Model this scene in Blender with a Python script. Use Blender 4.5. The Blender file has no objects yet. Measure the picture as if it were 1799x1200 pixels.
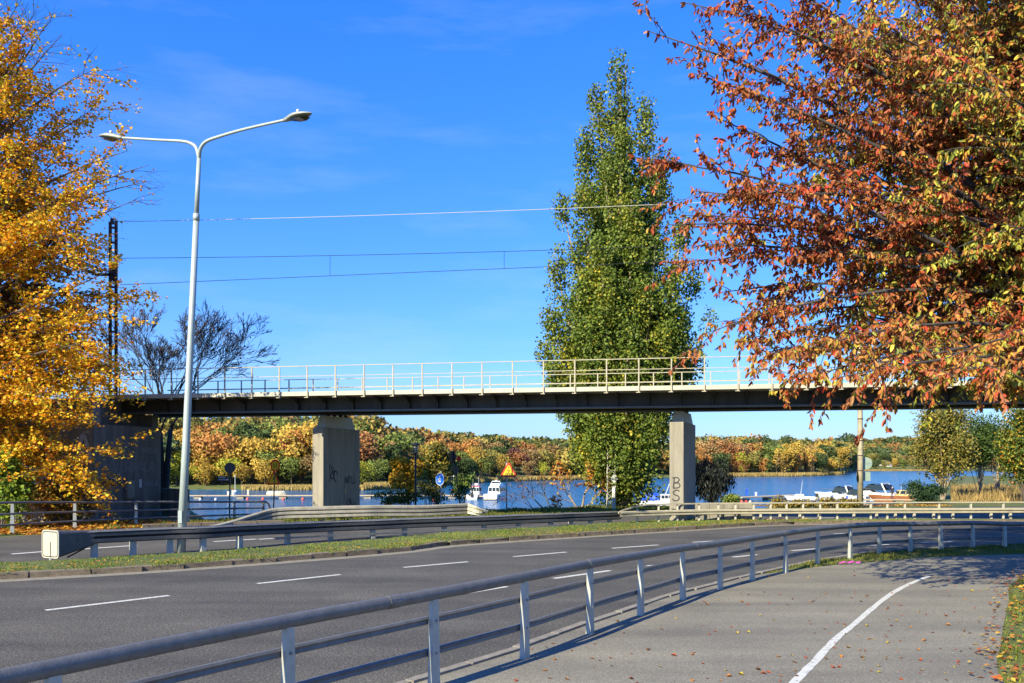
import bpy, bmesh, math, random
import numpy as np
from mathutils import Vector, Matrix

# ---------------------------------------------------------------- camera, sky, sun, exposure
S = bpy.context.scene
COL = S.collection
H = 2.3            # camera height over the road plateau
FPX, CX, HY = 1500.0, 899.5, 816.0
WATER = -3.2
cam_d = bpy.data.cameras.new("camera"); cam = bpy.data.objects.new("camera", cam_d); COL.objects.link(cam)
cam.location = (0, 0, H); cam.rotation_euler = (math.radians(90), 0, 0)
cam_d.sensor_width = 36; cam_d.lens = 36 * FPX / 1799; cam_d.shift_y = (HY - 600) / 1799
cam_d.clip_start = 0.1; cam_d.clip_end = 9000
S.camera = cam
SUN_EL = math.radians(33); SUN_AZ = math.atan2(-0.635, -0.773)      # azimuth from +Y towards +X
world = bpy.data.worlds.new("World"); S.world = world; world.use_nodes = True
wn = world.node_tree.nodes; wl = world.node_tree.links
sky = wn.new("ShaderNodeTexSky"); sky.sky_type = 'NISHITA'; sky.sun_disc = False
sky.sun_elevation = SUN_EL; sky.sun_rotation = SUN_AZ
sky.altitude = 0; sky.air_density = 1.6; sky.dust_density = 0.0; sky.ozone_density = 6.0
hs = wn.new("ShaderNodeHueSaturation"); hs.inputs['Saturation'].default_value = 1.3; wl.new(sky.outputs[0], hs.inputs['Color'])
gm = wn.new('ShaderNodeGamma'); gm.inputs['Gamma'].default_value = 0.8; wl.new(hs.outputs[0], gm.inputs['Color'])
tn = wn.new('ShaderNodeMix'); tn.data_type = 'RGBA'; tn.blend_type = 'MULTIPLY'; tn.inputs[0].default_value = 1; tn.inputs[7].default_value = (0.304, 0.491, 1.0, 1)
wl.new(gm.outputs[0], tn.inputs[6])
stc = wn.new('ShaderNodeTexCoord'); smp = wn.new('ShaderNodeMapping'); smp.inputs['Scale'].default_value = (2.2, 2.2, 11); smp.inputs['Rotation'].default_value = (0.12, 0.05, 0)
snz = wn.new('ShaderNodeTexNoise'); snz.inputs['Scale'].default_value = 1.6; snz.inputs['Detail'].default_value = 7; snz.inputs['Roughness'].default_value = 0.6
srp = wn.new('ShaderNodeValToRGB'); srp.color_ramp.elements[0].position = 0.5; srp.color_ramp.elements[0].color = (0, 0, 0, 1); srp.color_ramp.elements[1].position = 0.78; srp.color_ramp.elements[1].color = (0.16, 0.16, 0.16, 1)
wl.new(stc.outputs['Generated'], smp.inputs['Vector']); wl.new(smp.outputs[0], snz.inputs['Vector']); wl.new(snz.outputs['Fac'], srp.inputs['Fac'])
smx = wn.new('ShaderNodeMix'); smx.data_type = 'RGBA'; smx.inputs[7].default_value = (2.2, 2.5, 2.75, 1); wl.new(srp.outputs[0], smx.inputs[0]); wl.new(tn.outputs[2], smx.inputs[6]); wl.new(smx.outputs[2], wn['Background'].inputs['Color'])
wn['Background'].inputs['Strength'].default_value = 0.094
sd = bpy.data.lights.new("sun", 'SUN'); sun = bpy.data.objects.new("sun", sd); COL.objects.link(sun)
sd.energy = 2.75; sd.angle = math.radians(0.5); sd.color = (1.0, 0.915, 0.66)
sv = Vector((math.sin(SUN_AZ) * math.cos(SUN_EL), math.cos(SUN_AZ) * math.cos(SUN_EL), math.sin(SUN_EL)))
sun.rotation_euler = sv.to_track_quat('Z', 'Y').to_euler()
sun.location = (-20, -20, 30)
S.view_settings.view_transform = 'Standard'; S.view_settings.look = 'None'
S.view_settings.gamma = 1; S.view_settings.use_curve_mapping = False
S.view_settings.exposure = 1.95
S.cycles.max_bounces = 6; S.cycles.transparent_max_bounces = 8

# ---------------------------------------------------------------- helpers
def P(px, py, z=0.0):
    Y = (H - z) * FPX / (py - HY)
    return Vector(((px - CX) / FPX * Y, Y, z))
def at(px, Y, py):
    return Vector(((px - CX) / FPX * Y, Y, H - (py - HY) / FPX * Y))
def lerp(a, b, t): return a + (b - a) * t
def smooth(pts, n=8):
    pts = [Vector(p) for p in pts]; out = []
    for i in range(len(pts) - 1):
        p0 = pts[max(i - 1, 0)]; p1 = pts[i]; p2 = pts[i + 1]; p3 = pts[min(i + 2, len(pts) - 1)]
        for k in range(n):
            t = k / n; t2 = t * t; t3 = t2 * t
            out.append(0.5 * ((2 * p1) + (p2 - p0) * t + (2 * p0 - 5 * p1 + 4 * p2 - p3) * t2 + (3 * p1 - p0 - 3 * p2 + p3) * t3))
    out.append(pts[-1]); return out
def arclen(pts):
    L = [0.0]
    for a, b in zip(pts, pts[1:]): L.append(L[-1] + (b - a).length)
    return L
def sample(pts, L, s):
    if s <= 0: return pts[0].copy(), (pts[1] - pts[0]).normalized()
    for i in range(len(pts) - 1):
        if s <= L[i + 1]:
            t = (s - L[i]) / max(L[i + 1] - L[i], 1e-9)
            return pts[i].lerp(pts[i + 1], t), (pts[i + 1] - pts[i]).normalized()
    return pts[-1].copy(), (pts[-1] - pts[-2]).normalized()
def resample(pts, n):
    L = arclen(pts); return [sample(pts, L, L[-1] * i / (n - 1))[0] for i in range(n)]
def offset(pts, d, dz=0.0):          # to the right of travel by d, in plan
    out = []
    for i, p in enumerate(pts):
        t = (pts[min(i + 1, len(pts) - 1)] - pts[max(i - 1, 0)]); t.z = 0; t.normalize()
        out.append(Vector((p.x + t.y * d, p.y - t.x * d, p.z + dz)))
    return out

class MB:
    def __init__(s): s.v = []; s.f = []
    def add(s, vs, fs):
        n = len(s.v); s.v.extend([tuple(v) for v in vs]); s.f.extend([tuple(i + n for i in f) for f in fs]); return s
    def box(s, c, sz, rz=0.0, tap=1.0):
        x, y, z = sz[0] / 2, sz[1] / 2, sz[2] / 2; cr, sr = math.cos(rz), math.sin(rz); vs = []
        for k in (-1, 1):
            t = tap if k > 0 else 1
            for (i, j) in ((-1, -1), (1, -1), (1, 1), (-1, 1)):
                a, b = i * x * t, j * y * t
                vs.append((c[0] + a * cr - b * sr, c[1] + a * sr + b * cr, c[2] + k * z))
        return s.add(vs, [(3, 2, 1, 0), (4, 5, 6, 7), (0, 1, 5, 4), (1, 2, 6, 5), (2, 3, 7, 6), (3, 0, 4, 7)])
    def tube(s, pts, r, n=8, cap=True):
        pts = [Vector(p) for p in pts]; m = len(pts)
        rs = r if isinstance(r, (list, tuple)) else [r] * m
        vs = []; fs = []; u = None
        for i, p in enumerate(pts):
            t = (pts[min(i + 1, m - 1)] - pts[max(i - 1, 0)])
            if t.length < 1e-9: t = Vector((0, 0, 1))
            t.normalize()
            if u is None:
                u = t.cross(Vector((0, 0, 1)))
                if u.length < 1e-3: u = Vector((1, 0, 0))
            u = (u - t * u.dot(t)).normalized(); w = t.cross(u)
            for k in range(n):
                a = 2 * math.pi * k / n; vs.append(p + (u * math.cos(a) + w * math.sin(a)) * rs[i])
        for i in range(m - 1):
            for k in range(n):
                a, b = i * n + k, i * n + (k + 1) % n; fs.append((a, a + n, b + n, b))
        if cap:
            fs.append(tuple(range(n))); fs.append(tuple(range((m - 1) * n, m * n))[::-1])
        return s.add(vs, fs)
    def sweep(s, pts, prof, cap=True, closed=True):
        """prof = list of (right, up) offsets; swept along pts, up stays vertical"""
        pts = [Vector(p) for p in pts]; m = len(pts); n = len(prof); vs = []; fs = []
        for i, p in enumerate(pts):
            t = (pts[min(i + 1, m - 1)] - pts[max(i - 1, 0)]); t.z = 0; t.normalize()
            rt = Vector((t.y, -t.x, 0))
            for (a, b) in prof: vs.append(p + rt * a + Vector((0, 0, b)))
        for i in range(m - 1):
            for k in range(n if closed else n - 1):
                a, b = i * n + k, i * n + (k + 1) % n; fs.append((a, b, b + n, a + n))
        if cap and closed:
            fs.append(tuple(range(n))[::-1]); fs.append(tuple(range((m - 1) * n, m * n)))
        return s.add(vs, fs)
    def lathe(s, prof, n=16, c=(0, 0, 0)):
        vs = []; fs = []; m = len(prof)
        for (r, z) in prof:
            for k in range(n):
                a = 2 * math.pi * k / n; vs.append((c[0] + r * math.cos(a), c[1] + r * math.sin(a), c[2] + z))
        for i in range(m - 1):
            for k in range(n):
                a, b = i * n + k, i * n + (k + 1) % n; fs.append((a, b, b + n, a + n))
        fs.append(tuple(range(n))[::-1]); fs.append(tuple(range((m - 1) * n, m * n)))
        return s.add(vs, fs)
    def prism(s, poly, d):               # poly of 3-D points, extruded by vector d
        poly = [Vector(p) for p in poly]; d = Vector(d); n = len(poly)
        vs = poly + [p + d for p in poly]
        fs = [tuple(range(n))[::-1], tuple(range(n, 2 * n))] + [(i, (i + 1) % n, n + (i + 1) % n, n + i) for i in range(n)]
        return s.add(vs, fs)
    def bar(s, p, q, w, h):
        p = Vector(p); q = Vector(q); t = (q - p).normalized()
        u = t.cross(Vector((0, 0, 1)))
        if u.length < 1e-3: u = Vector((1, 0, 0))
        u.normalize(); v = u.cross(t)
        ring = lambda c: [c + u * a * w / 2 + v * b * h / 2 for a, b in ((-1, -1), (1, -1), (1, 1), (-1, 1))]
        return s.add(ring(p) + ring(q), [(0, 1, 2, 3), (7, 6, 5, 4), (0, 4, 5, 1), (1, 5, 6, 2), (2, 6, 7, 3), (3, 7, 4, 0)])
    def ribbon(s, pts, n, w, lift=0.0):   # flat painted stroke on a plane with normal n
        pts = [Vector(p) for p in pts]; n = Vector(n).normalized(); vs = []; m = len(pts)
        for i, p in enumerate(pts):
            t = (pts[min(i + 1, m - 1)] - pts[max(i - 1, 0)]).normalized(); u = t.cross(n).normalized()
            vs += [p + u * w / 2 + n * lift, p - u * w / 2 + n * lift]
        return s.add(vs, [(2 * i, 2 * i + 1, 2 * i + 3, 2 * i + 2) for i in range(m - 1)])
    def mesh(s, name, mt, o=None, sm=False):
        me = bpy.data.meshes.new(name)
        vs = s.v if o is None else [(a - o[0], b - o[1], c - o[2]) for a, b, c in s.v]
        me.from_pydata(vs, [], s.f)
        if mt: me.materials.append(mt)
        if sm: me.shade_smooth()
        else: me.shade_flat()
        return me
    def build(s, name, mt, parent=None, sm=False, o=None):
        """vertices given in world space; stored relative to the thing's base (or o)"""
        base = ORG.get(parent.name) if parent else o
        ob = bpy.data.objects.new(name, s.mesh(name, mt, base, sm)); COL.objects.link(ob)
        if parent:
            ob.parent = parent; ORG[ob.name] = base
        elif o is not None:
            ob.location = o; ORG[ob.name] = Vector(o)
        return ob
ORG = {}
def root(name, loc, label=None, cat=None, group=None, kind=None):
    o = bpy.data.objects.new(name, None); COL.objects.link(o); o.location = loc; o.empty_display_size = 0.2
    ORG[o.name] = Vector(loc); return tag(o, label, cat, group, kind)
def tag(o, label=None, cat=None, group=None, kind=None):
    if label: o['label'] = label
    if cat: o['category'] = cat
    if group: o['group'] = group
    if kind: o['kind'] = kind
    return o
def inst(name, me, parent=None, loc=(0, 0, 0), rz=0.0, sc=(1, 1, 1)):
    """a piece sharing mesh data; loc in world space"""
    o = bpy.data.objects.new(name, me); COL.objects.link(o)
    base = ORG.get(parent.name) if parent else None
    o.location = Vector(loc) - base if base is not None else loc
    o.rotation_euler = (0, 0, rz); o.scale = sc
    if parent: o.parent = parent
    return o
def copy_tree(o, parent=None):
    c = o.copy(); COL.objects.link(c); c.parent = parent
    for ch in o.children: copy_tree(ch, c)
    return c

# ---------------------------------------------------------------- materials
def nodes(m): return m.node_tree.nodes, m.node_tree.links
def mat(name, col, rough=0.7, metal=0.0, var=0.15, scale=4.0, bump=0.0, bscale=None, col2=None, spec=0.5, streak=False, detail=6, dark=None):
    m = bpy.data.materials.new(name); m.use_nodes = True; n, l = nodes(m); b = n['Principled BSDF']
    b.inputs['Roughness'].default_value = rough; b.inputs['Metallic'].default_value = metal
    b.inputs['Specular IOR Level'].default_value = spec
    c = tuple(col) + (1,)
    tc = n.new('ShaderNodeTexCoord'); geo = n.new('ShaderNodeNewGeometry')
    src = geo.outputs['Position']
    if streak:
        mp = n.new('ShaderNodeMapping'); mp.inputs['Scale'].default_value = (1, 1, 0.12); l.new(src, mp.inputs['Vector']); src = mp.outputs[0]
    nz = n.new('ShaderNodeTexNoise'); nz.inputs['Scale'].default_value = scale; nz.inputs['Detail'].default_value = detail; nz.inputs['Roughness'].default_value = 0.65
    l.new(src, nz.inputs['Vector'])
    rp = n.new('ShaderNodeValToRGB'); rp.color_ramp.elements[0].position = 0.28; rp.color_ramp.elements[1].position = 0.72
    c2 = tuple(col2) + (1,) if col2 else tuple(min(1, x * (1 + var)) for x in col) + (1,)
    c1 = tuple(x * (1 - var) for x in col) + (1,) if not col2 else c
    rp.color_ramp.elements[0].color = c1; rp.color_ramp.elements[1].color = c2
    l.new(nz.outputs['Fac'], rp.inputs['Fac']); l.new(rp.outputs[0], b.inputs['Base Color'])
    if bump:
        nb = n.new('ShaderNodeTexNoise'); nb.inputs['Scale'].default_value = bscale or scale * 6; nb.inputs['Detail'].default_value = 4
        l.new(geo.outputs['Position'], nb.inputs['Vector'])
        bp = n.new('ShaderNodeBump'); bp.inputs['Strength'].default_value = bump; bp.inputs['Distance'].default_value = 0.02
        l.new(nb.outputs['Fac'], bp.inputs['Height']); l.new(bp.outputs[0], b.inputs['Normal'])
    return m
def leafmat(name, col=(1, 1, 1), trans=0.35, rough=0.5, spec=0.25):
    m = bpy.data.materials.new(name); m.use_nodes = True; n, l = nodes(m); b = n['Principled BSDF']; out = n['Material Output']
    a = n.new('ShaderNodeAttribute'); a.attribute_name = 'tint'
    mx = n.new('ShaderNodeMix'); mx.data_type = 'RGBA'; mx.blend_type = 'MULTIPLY'; mx.inputs[0].default_value = 1
    l.new(a.outputs['Color'], mx.inputs[6]); mx.inputs[7].default_value = tuple(col) + (1,)
    b.inputs['Roughness'].default_value = rough; b.inputs['Specular IOR Level'].default_value = spec
    l.new(mx.outputs[2], b.inputs['Base Color'])
    t = n.new('ShaderNodeBsdfTranslucent'); l.new(mx.outputs[2], t.inputs['Color'])
    ms = n.new('ShaderNodeMixShader'); ms.inputs[0].default_value = trans
    l.new(b.outputs[0], ms.inputs[1]); l.new(t.outputs[0], ms.inputs[2]); l.new(ms.outputs[0], out.inputs['Surface'])
    return m
M = {}
M['steel_shade'] = mat('shade_toned_barrier_steel', (0.075, 0.077, 0.082), 0.45, 0.3, 0.25, 7, 0.15, 50)  # shade on the barrier's beam faces is put into this darker steel
M['steel'] = mat('galvanised_steel', (0.135, 0.132, 0.128), 0.48, 0.25, 0.22, 9, 0.15, 60)
M['steel_dull'] = mat('weathered_steel', (0.22, 0.21, 0.19), 0.5, 0.45, 0.25, 6, 0.15, 50)
M['post'] = mat('pale_post_steel', (0.36, 0.37, 0.34), 0.5, 0.2, 0.15, 6, 0.1, 60)
M['lamp'] = mat('lamp_pole_paint', (0.36, 0.41, 0.39), 0.45, 0.2, 0.10, 5)
M['lamphead'] = mat('lamp_head_grey', (0.28, 0.29, 0.25), 0.5, 0.1, 0.15, 8)
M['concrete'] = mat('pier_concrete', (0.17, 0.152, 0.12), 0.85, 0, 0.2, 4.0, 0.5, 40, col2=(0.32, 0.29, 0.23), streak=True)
M['concrete_d'] = mat('dark_streaked_concrete', (0.10, 0.088, 0.07), 0.9, 0, 0.3, 2.2, 0.5, 30, col2=(0.22, 0.195, 0.155), streak=True)  # darker streaked concrete for the abutment and low walls
M['cap'] = mat('pale_cap_paint', (0.42, 0.40, 0.31), 0.6, 0, 0.08, 5)
M['cream'] = mat('cream_paint', (0.42, 0.395, 0.31), 0.55, 0, 0.10, 5)
M['beam_tan'] = mat('dull_beam_steel', (0.29, 0.27, 0.22), 0.55, 0.1, 0.25, 4, 0.15, 40)
M['rail_tan'] = mat('tan_railing_paint', (0.36, 0.32, 0.225), 0.6, 0, 0.2, 4)
M['girder'] = mat('girder_paint', (0.054, 0.046, 0.035), 0.6, 0.1, 0.5, 2.0, streak=True)
M['flange'] = mat('flange_paint', (0.11, 0.11, 0.11), 0.5, 0.2, 0.2, 3)
M['deckwood'] = mat('deck_boards', (0.25, 0.22, 0.18), 0.8, 0, 0.2, 6)
M['rust'] = mat('rusty_mast', (0.075, 0.045, 0.04), 0.75, 0.2, 0.4, 7)
M['black'] = mat('black_paint', (0.015, 0.016, 0.018), 0.5, 0.1, 0.2, 8)
M['darkback'] = mat('sign_back', (0.05, 0.055, 0.06), 0.5, 0.3, 0.2, 8)
M['kerb'] = mat('kerb_granite', (0.20, 0.18, 0.15), 0.85, 0, 0.3, 9, 0.5, 60)
M['kerb_d'] = mat('mossy_kerb_granite', (0.16, 0.125, 0.085), 0.9, 0, 0.4, 7, 0.6, 60)
M['white'] = mat('white_gelcoat', (0.60, 0.60, 0.57), 0.3, 0, 0.04, 3)
M['glass'] = mat('dark_glass', (0.02, 0.03, 0.035), 0.08, 0, 0.2, 3)
M['blue'] = mat('blue_tarp', (0.02, 0.08, 0.50), 0.5, 0, 0.2, 5)
M['blue_sign'] = mat('sign_blue', (0.01, 0.12, 0.62), 0.4, 0, 0.05, 5)
M['red'] = mat('sign_red', (0.55,0.03,0.01), 0.4, 0, 0.05, 5)
M['yellow'] = mat('sign_yellow', (0.62,0.42,0.01), 0.4, 0, 0.05, 5)
M['whitesign'] = mat('sign_white', (0.5, 0.5, 0.48), 0.45, 0, 0.04, 5)
M['wood'] = mat('varnished_wood', (0.26, 0.09, 0.03), 0.4, 0, 0.25, 5)
M['jetty'] = mat('jetty_timber', (0.42, 0.33, 0.21), 0.8, 0, 0.25, 3)
M['tan'] = mat('tan_canvas', (0.50, 0.36, 0.16), 0.7, 0, 0.15, 3)
M['brick'] = mat('red_house_wall', (0.42, 0.06, 0.05), 0.8, 0, 0.1, 1)
M['roof'] = mat('roof_tile', (0.16, 0.07, 0.06), 0.8, 0, 0.2, 1)
M['bark'] = mat('bark', (0.085, 0.065, 0.05), 0.9, 0, 0.4, 6, 0.6, 30)
M['bark_pale'] = mat('pale_bark', (0.28, 0.22, 0.15), 0.9, 0, 0.35, 6, 0.4, 30)
M['bark_dark'] = mat('dark_bark', (0.05, 0.043, 0.040), 0.9, 0, 0.3, 6)
M['paint'] = mat('road_paint', (0.24, 0.23, 0.21), 0.75, 0, 0.22, 14, 0.3, 60, col2=(0.50, 0.50, 0.46))
M['paint'].node_tree.nodes['Color Ramp'].color_ramp.elements[0].position = 0.36; M['paint'].node_tree.nodes['Color Ramp'].color_ramp.elements[1].position = 0.46
M['graf'] = mat('black_spray_paint', (0.016,0.016,0.018), 0.6, 0, 0.2, 9)
M['graf_w'] = mat('white_spray_paint', (0.5, 0.5, 0.48), 0.6, 0, 0.1, 9)
M['graf_g'] = mat('faded_spray_paint', (0.20, 0.19, 0.185), 0.7, 0, 0.2, 9)
M['buoy'] = mat('orange_buoy', (0.80, 0.10, 0.05), 0.5, 0, 0.1, 5)
M['wire'] = mat('wire_metal', (0.30, 0.28, 0.25), 0.5, 0.5, 0.1, 5)
M['pinkplastic'] = mat('pink_plastic', (0.50, 0.06, 0.36), 0.5, 0, 0.1, 20)
M['beige_pole'] = mat('beige_pole_paint', (0.33, 0.28, 0.18), 0.6, 0, 0.25, 3, streak=False)
M['skin'] = mat('skin', (0.55, 0.33, 0.24), 0.6, 0, 0.05, 5)
M['cloth'] = mat('dark_cloth', (0.025, 0.025, 0.04), 0.9, 0, 0.2, 5)
M['mirror'] = mat('pale_sign_back', (0.30, 0.38, 0.30), 0.4, 0.3, 0.1, 5)
M['leaf'] = leafmat('leaf_tint', (1, 1, 1), 0.3)
M['leaf_red'] = leafmat('cherry_leaf', (1.18, 1.15, 1.1), 0.22)
M['leaf_far'] = leafmat('far_leaf_tint', (1, 1, 1), 0.3, 0.7, 0.1)
M['grass'] = leafmat('grass_blade', (1, 1, 1), 0.3, 0.6, 0.2)

def asphalt(name, base, speck, patch, sc=1.0, low=0.5):
    m = bpy.data.materials.new(name); m.use_nodes = True; n, l = nodes(m); b = n['Principled BSDF']
    geo = n.new('ShaderNodeNewGeometry'); pos = geo.outputs['Position']
    a = n.new('ShaderNodeTexNoise'); a.inputs['Scale'].default_value = 30 * sc; a.inputs['Detail'].default_value = 5; a.inputs['Roughness'].default_value = 0.8
    c = n.new('ShaderNodeTexNoise'); c.inputs['Scale'].default_value = 0.55; c.inputs['Detail'].default_value = 8; c.inputs['Roughness'].default_value = 0.6
    v = n.new('ShaderNodeTexVoronoi'); v.inputs['Scale'].default_value = 55 * sc
    # long faint wheel tracks along the direction of travel
    mp = n.new('ShaderNodeMapping'); mp.inputs['Rotation'].default_value = (0, 0, math.radians(-40)); mp.inputs['Scale'].default_value = (0.12, 1.1, 1)
    w = n.new('ShaderNodeTexNoise'); w.inputs['Scale'].default_value = 0.9; w.inputs['Detail'].default_value = 3
    for x in (a, c, v): l.new(pos, x.inputs['Vector'])
    l.new(pos, mp.inputs['Vector']); l.new(mp.outputs[0], w.inputs['Vector'])
    r1 = n.new('ShaderNodeValToRGB'); r1.color_ramp.elements[0].position = 0.40; r1.color_ramp.elements[1].position = 0.56
    r1.color_ramp.elements[0].color = tuple(x * low for x in base) + (1,); r1.color_ramp.elements[1].color = tuple(base) + (1,)
    e = r1.color_ramp.elements.new(0.66); e.color = tuple(speck) + (1,)
    l.new(a.outputs['Fac'], r1.inputs['Fac'])
    r2 = n.new('ShaderNodeValToRGB'); r2.color_ramp.elements[0].position = 0.32; r2.color_ramp.elements[1].position = 0.68
    r2.color_ramp.elements[0].color = (patch, patch, patch, 1); r2.color_ramp.elements[1].color = (1.12, 1.1, 1.06, 1)
    l.new(c.outputs['Fac'], r2.inputs['Fac'])
    r3 = n.new('ShaderNodeValToRGB'); r3.color_ramp.elements[0].position = 0.3; r3.color_ramp.elements[1].position = 0.7
    r3.color_ramp.elements[0].color = (0.72, 0.72, 0.75, 1); r3.color_ramp.elements[1].color = (1.16, 1.15, 1.12, 1)
    l.new(w.outputs['Fac'], r3.inputs['Fac'])
    prev = r1.outputs[0]
    for r in (r2, r3):
        mx = n.new('ShaderNodeMix'); mx.data_type = 'RGBA'; mx.blend_type = 'MULTIPLY'; mx.inputs[0].default_value = 1
        l.new(prev, mx.inputs[6]); l.new(r.outputs[0], mx.inputs[7]); prev = mx.outputs[2]
    l.new(prev, b.inputs['Base Color']); b.inputs['Roughness'].default_value = 0.85; b.inputs['Specular IOR Level'].default_value = 0.3
    bp = n.new('ShaderNodeBump'); bp.inputs['Strength'].default_value = 0.6; bp.inputs['Distance'].default_value = 0.01
    l.new(v.outputs['Distance'], bp.inputs['Height']); l.new(bp.outputs[0], b.inputs['Normal'])
    return m
M['asphalt'] = asphalt('road_asphalt', (0.098, 0.092, 0.081), (0.23, 0.215, 0.19), 0.76, 1.0, 0.52)
M['asphalt_p'] = asphalt('path_asphalt', (0.225, 0.210, 0.170), (0.33, 0.31, 0.26), 0.84, 1.3, 0.64)
M['gutter'] = mat('dusty_gutter', (0.19, 0.17, 0.13), 0.9, 0, 0.25, 5, 0.3, 60)

# ground material: grass, soil and leaf-litter patches
def ground_mat():
    m = bpy.data.materials.new('ground_turf'); m.use_nodes = True; n, l = nodes(m); b = n['Principled BSDF']
    geo = n.new('ShaderNodeNewGeometry'); a = n.new('ShaderNodeTexNoise'); a.inputs['Scale'].default_value = 0.5; a.inputs['Detail'].default_value = 9; a.inputs['Roughness'].default_value = 0.7
    l.new(geo.outputs['Position'], a.inputs['Vector'])
    r = n.new('ShaderNodeValToRGB'); e = r.color_ramp.elements
    e[0].position = 0.32; e[0].color = (0.045, 0.065, 0.015, 1); e[1].position = 0.72; e[1].color = (0.17, 0.12, 0.05, 1)
    x = e.new(0.5); x.color = (0.085, 0.11, 0.022, 1)
    l.new(a.outputs['Fac'], r.inputs['Fac']); l.new(r.outputs[0], b.inputs['Base Color']); b.inputs['Roughness'].default_value = 0.95
    nb = n.new('ShaderNodeTexNoise'); nb.inputs['Scale'].default_value = 25; l.new(geo.outputs['Position'], nb.inputs['Vector'])
    bp = n.new('ShaderNodeBump'); bp.inputs['Strength'].default_value = 0.8; bp.inputs['Distance'].default_value = 0.05
    l.new(nb.outputs['Fac'], bp.inputs['Height']); l.new(bp.outputs[0], b.inputs['Normal'])
    return m
M['ground'] = ground_mat()
def water_mat():
    m = bpy.data.materials.new('lake_water'); m.use_nodes = True; n, l = nodes(m); b = n['Principled BSDF']
    b.inputs['Base Color'].default_value = (0.003, 0.085, 0.20, 1); b.inputs['Roughness'].default_value = 0.15; b.inputs['IOR'].default_value = 1.33; b.inputs['Specular IOR Level'].default_value = 0.3
    geo = n.new('ShaderNodeNewGeometry')
    mp = n.new('ShaderNodeMapping'); mp.inputs['Rotation'].default_value = (0, 0, math.radians(12)); mp.inputs['Scale'].default_value = (0.55, 1.3, 1)
    l.new(geo.outputs['Position'], mp.inputs['Vector'])
    prev = None
    for sc, dist, st in ((1.1, 0.35, 1.0), (0.22, 1.2, 0.8), (0.03, 2.0, 0.35)):
        a = n.new('ShaderNodeTexNoise'); a.inputs['Scale'].default_value = sc; a.inputs['Detail'].default_value = 3; l.new(mp.outputs[0], a.inputs['Vector'])
        bp = n.new('ShaderNodeBump'); bp.inputs['Strength'].default_value = st; bp.inputs['Distance'].default_value = dist
        l.new(a.outputs['Fac'], bp.inputs['Height'])
        if prev: l.new(prev.outputs[0], bp.inputs['Normal'])
        prev = bp
    l.new(prev.outputs[0], b.inputs['Normal'])
    return m
M['water'] = water_mat()

# ---------------------------------------------------------------- numpy leaf clouds
def np_mesh(name, verts, faces, tint, mt, smooth_sh=False):
    """faces: (F,k) int array; tint: (V,3)"""
    me = bpy.data.meshes.new(name); F, k = faces.shape
    me.vertices.add(len(verts)); me.vertices.foreach_set('co', np.ascontiguousarray(verts, dtype=np.float32).ravel())
    me.loops.add(F * k); me.loops.foreach_set('vertex_index', np.ascontiguousarray(faces, dtype=np.int32).ravel())
    me.polygons.add(F); me.polygons.foreach_set('loop_start', np.arange(0, F * k, k, dtype=np.int32))
    me.update(calc_edges=True)
    a = me.attributes.new('tint', 'FLOAT_COLOR', 'POINT')
    c = np.ones((len(verts), 4), dtype=np.float32); c[:, :3] = tint; a.data.foreach_set('color', c.ravel())
    if mt: me.materials.append(mt)
    if smooth_sh: me.shade_smooth()
    return me
def unit(a): return a / np.maximum(np.linalg.norm(a, axis=1, keepdims=True), 1e-9)
def leaf_cloud(name, pos, dirs, nrm, length, width, tint, mt, fold=0.25):
    """one folded rhombic leaf (two triangles) per point"""
    n = len(pos); d = unit(dirs); s = unit(np.cross(d, nrm)); u = np.cross(s, d)
    L = np.broadcast_to(np.asarray(length, float).reshape(-1, 1), (n, 1)); W = np.broadcast_to(np.asarray(width, float).reshape(-1, 1), (n, 1))
    v = np.empty((n, 4, 3)); v[:, 0] = pos; v[:, 2] = pos + d * L
    mid = pos + d * L * 0.45 + u * W * fold
    v[:, 1] = mid + s * W * 0.5; v[:, 3] = mid - s * W * 0.5
    i = np.arange(n).reshape(-1, 1) * 4
    f = np.concatenate([i + np.array([[0, 1, 2]]), i + np.array([[0, 2, 3]])])
    return np_mesh(name, v.reshape(-1, 3), f, np.repeat(tint, 4, axis=0), mt)
def leaf_cloud6(name, pos, dirs, nrm, length, width, tint, mt, fold=0.25, droop=0.12):
    """one pointed oval leaf per point: two halves folded along the midrib, the tip bent over"""
    n = len(pos); d = unit(dirs); s = unit(np.cross(d, nrm)); u = np.cross(s, d)
    L = np.broadcast_to(np.asarray(length, float).reshape(-1, 1), (n, 1)); W = np.broadcast_to(np.asarray(width, float).reshape(-1, 1), (n, 1))
    v = np.empty((n, 6, 3)); v[:, 0] = pos; v[:, 3] = pos + d * L - u * L * droop
    a = pos + d * L * 0.28 + u * W * fold; b = pos + d * L * 0.68 + u * W * fold * 0.6 - u * L * droop * 0.4
    v[:, 1] = a + s * W * 0.46; v[:, 5] = a - s * W * 0.46; v[:, 2] = b + s * W * 0.42; v[:, 4] = b - s * W * 0.42
    i = np.arange(n).reshape(-1, 1) * 6
    f = np.concatenate([i + np.array([[0, 1, 2, 3]]), i + np.array([[0, 3, 4, 5]])])
    return np_mesh(name, v.reshape(-1, 3), f, np.repeat(tint, 6, axis=0), mt)
def pick_cols(rng, n, cols, weights=None, jit=0.22):
    c = np.array(cols, float); w = None if weights is None else np.array(weights, float) / sum(weights)
    k = rng.choice(len(c), n, p=w); o = c[k] * (1 + rng.uniform(-jit, jit, (n, 1))); return np.clip(o, 0, 1)
def link(name, me, parent=None, loc=None):
    o = bpy.data.objects.new(name, me); COL.objects.link(o)
    if parent: o.parent = parent; ORG[o.name] = ORG.get(parent.name)
    if loc is not None: o.location = loc
    return o
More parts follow.
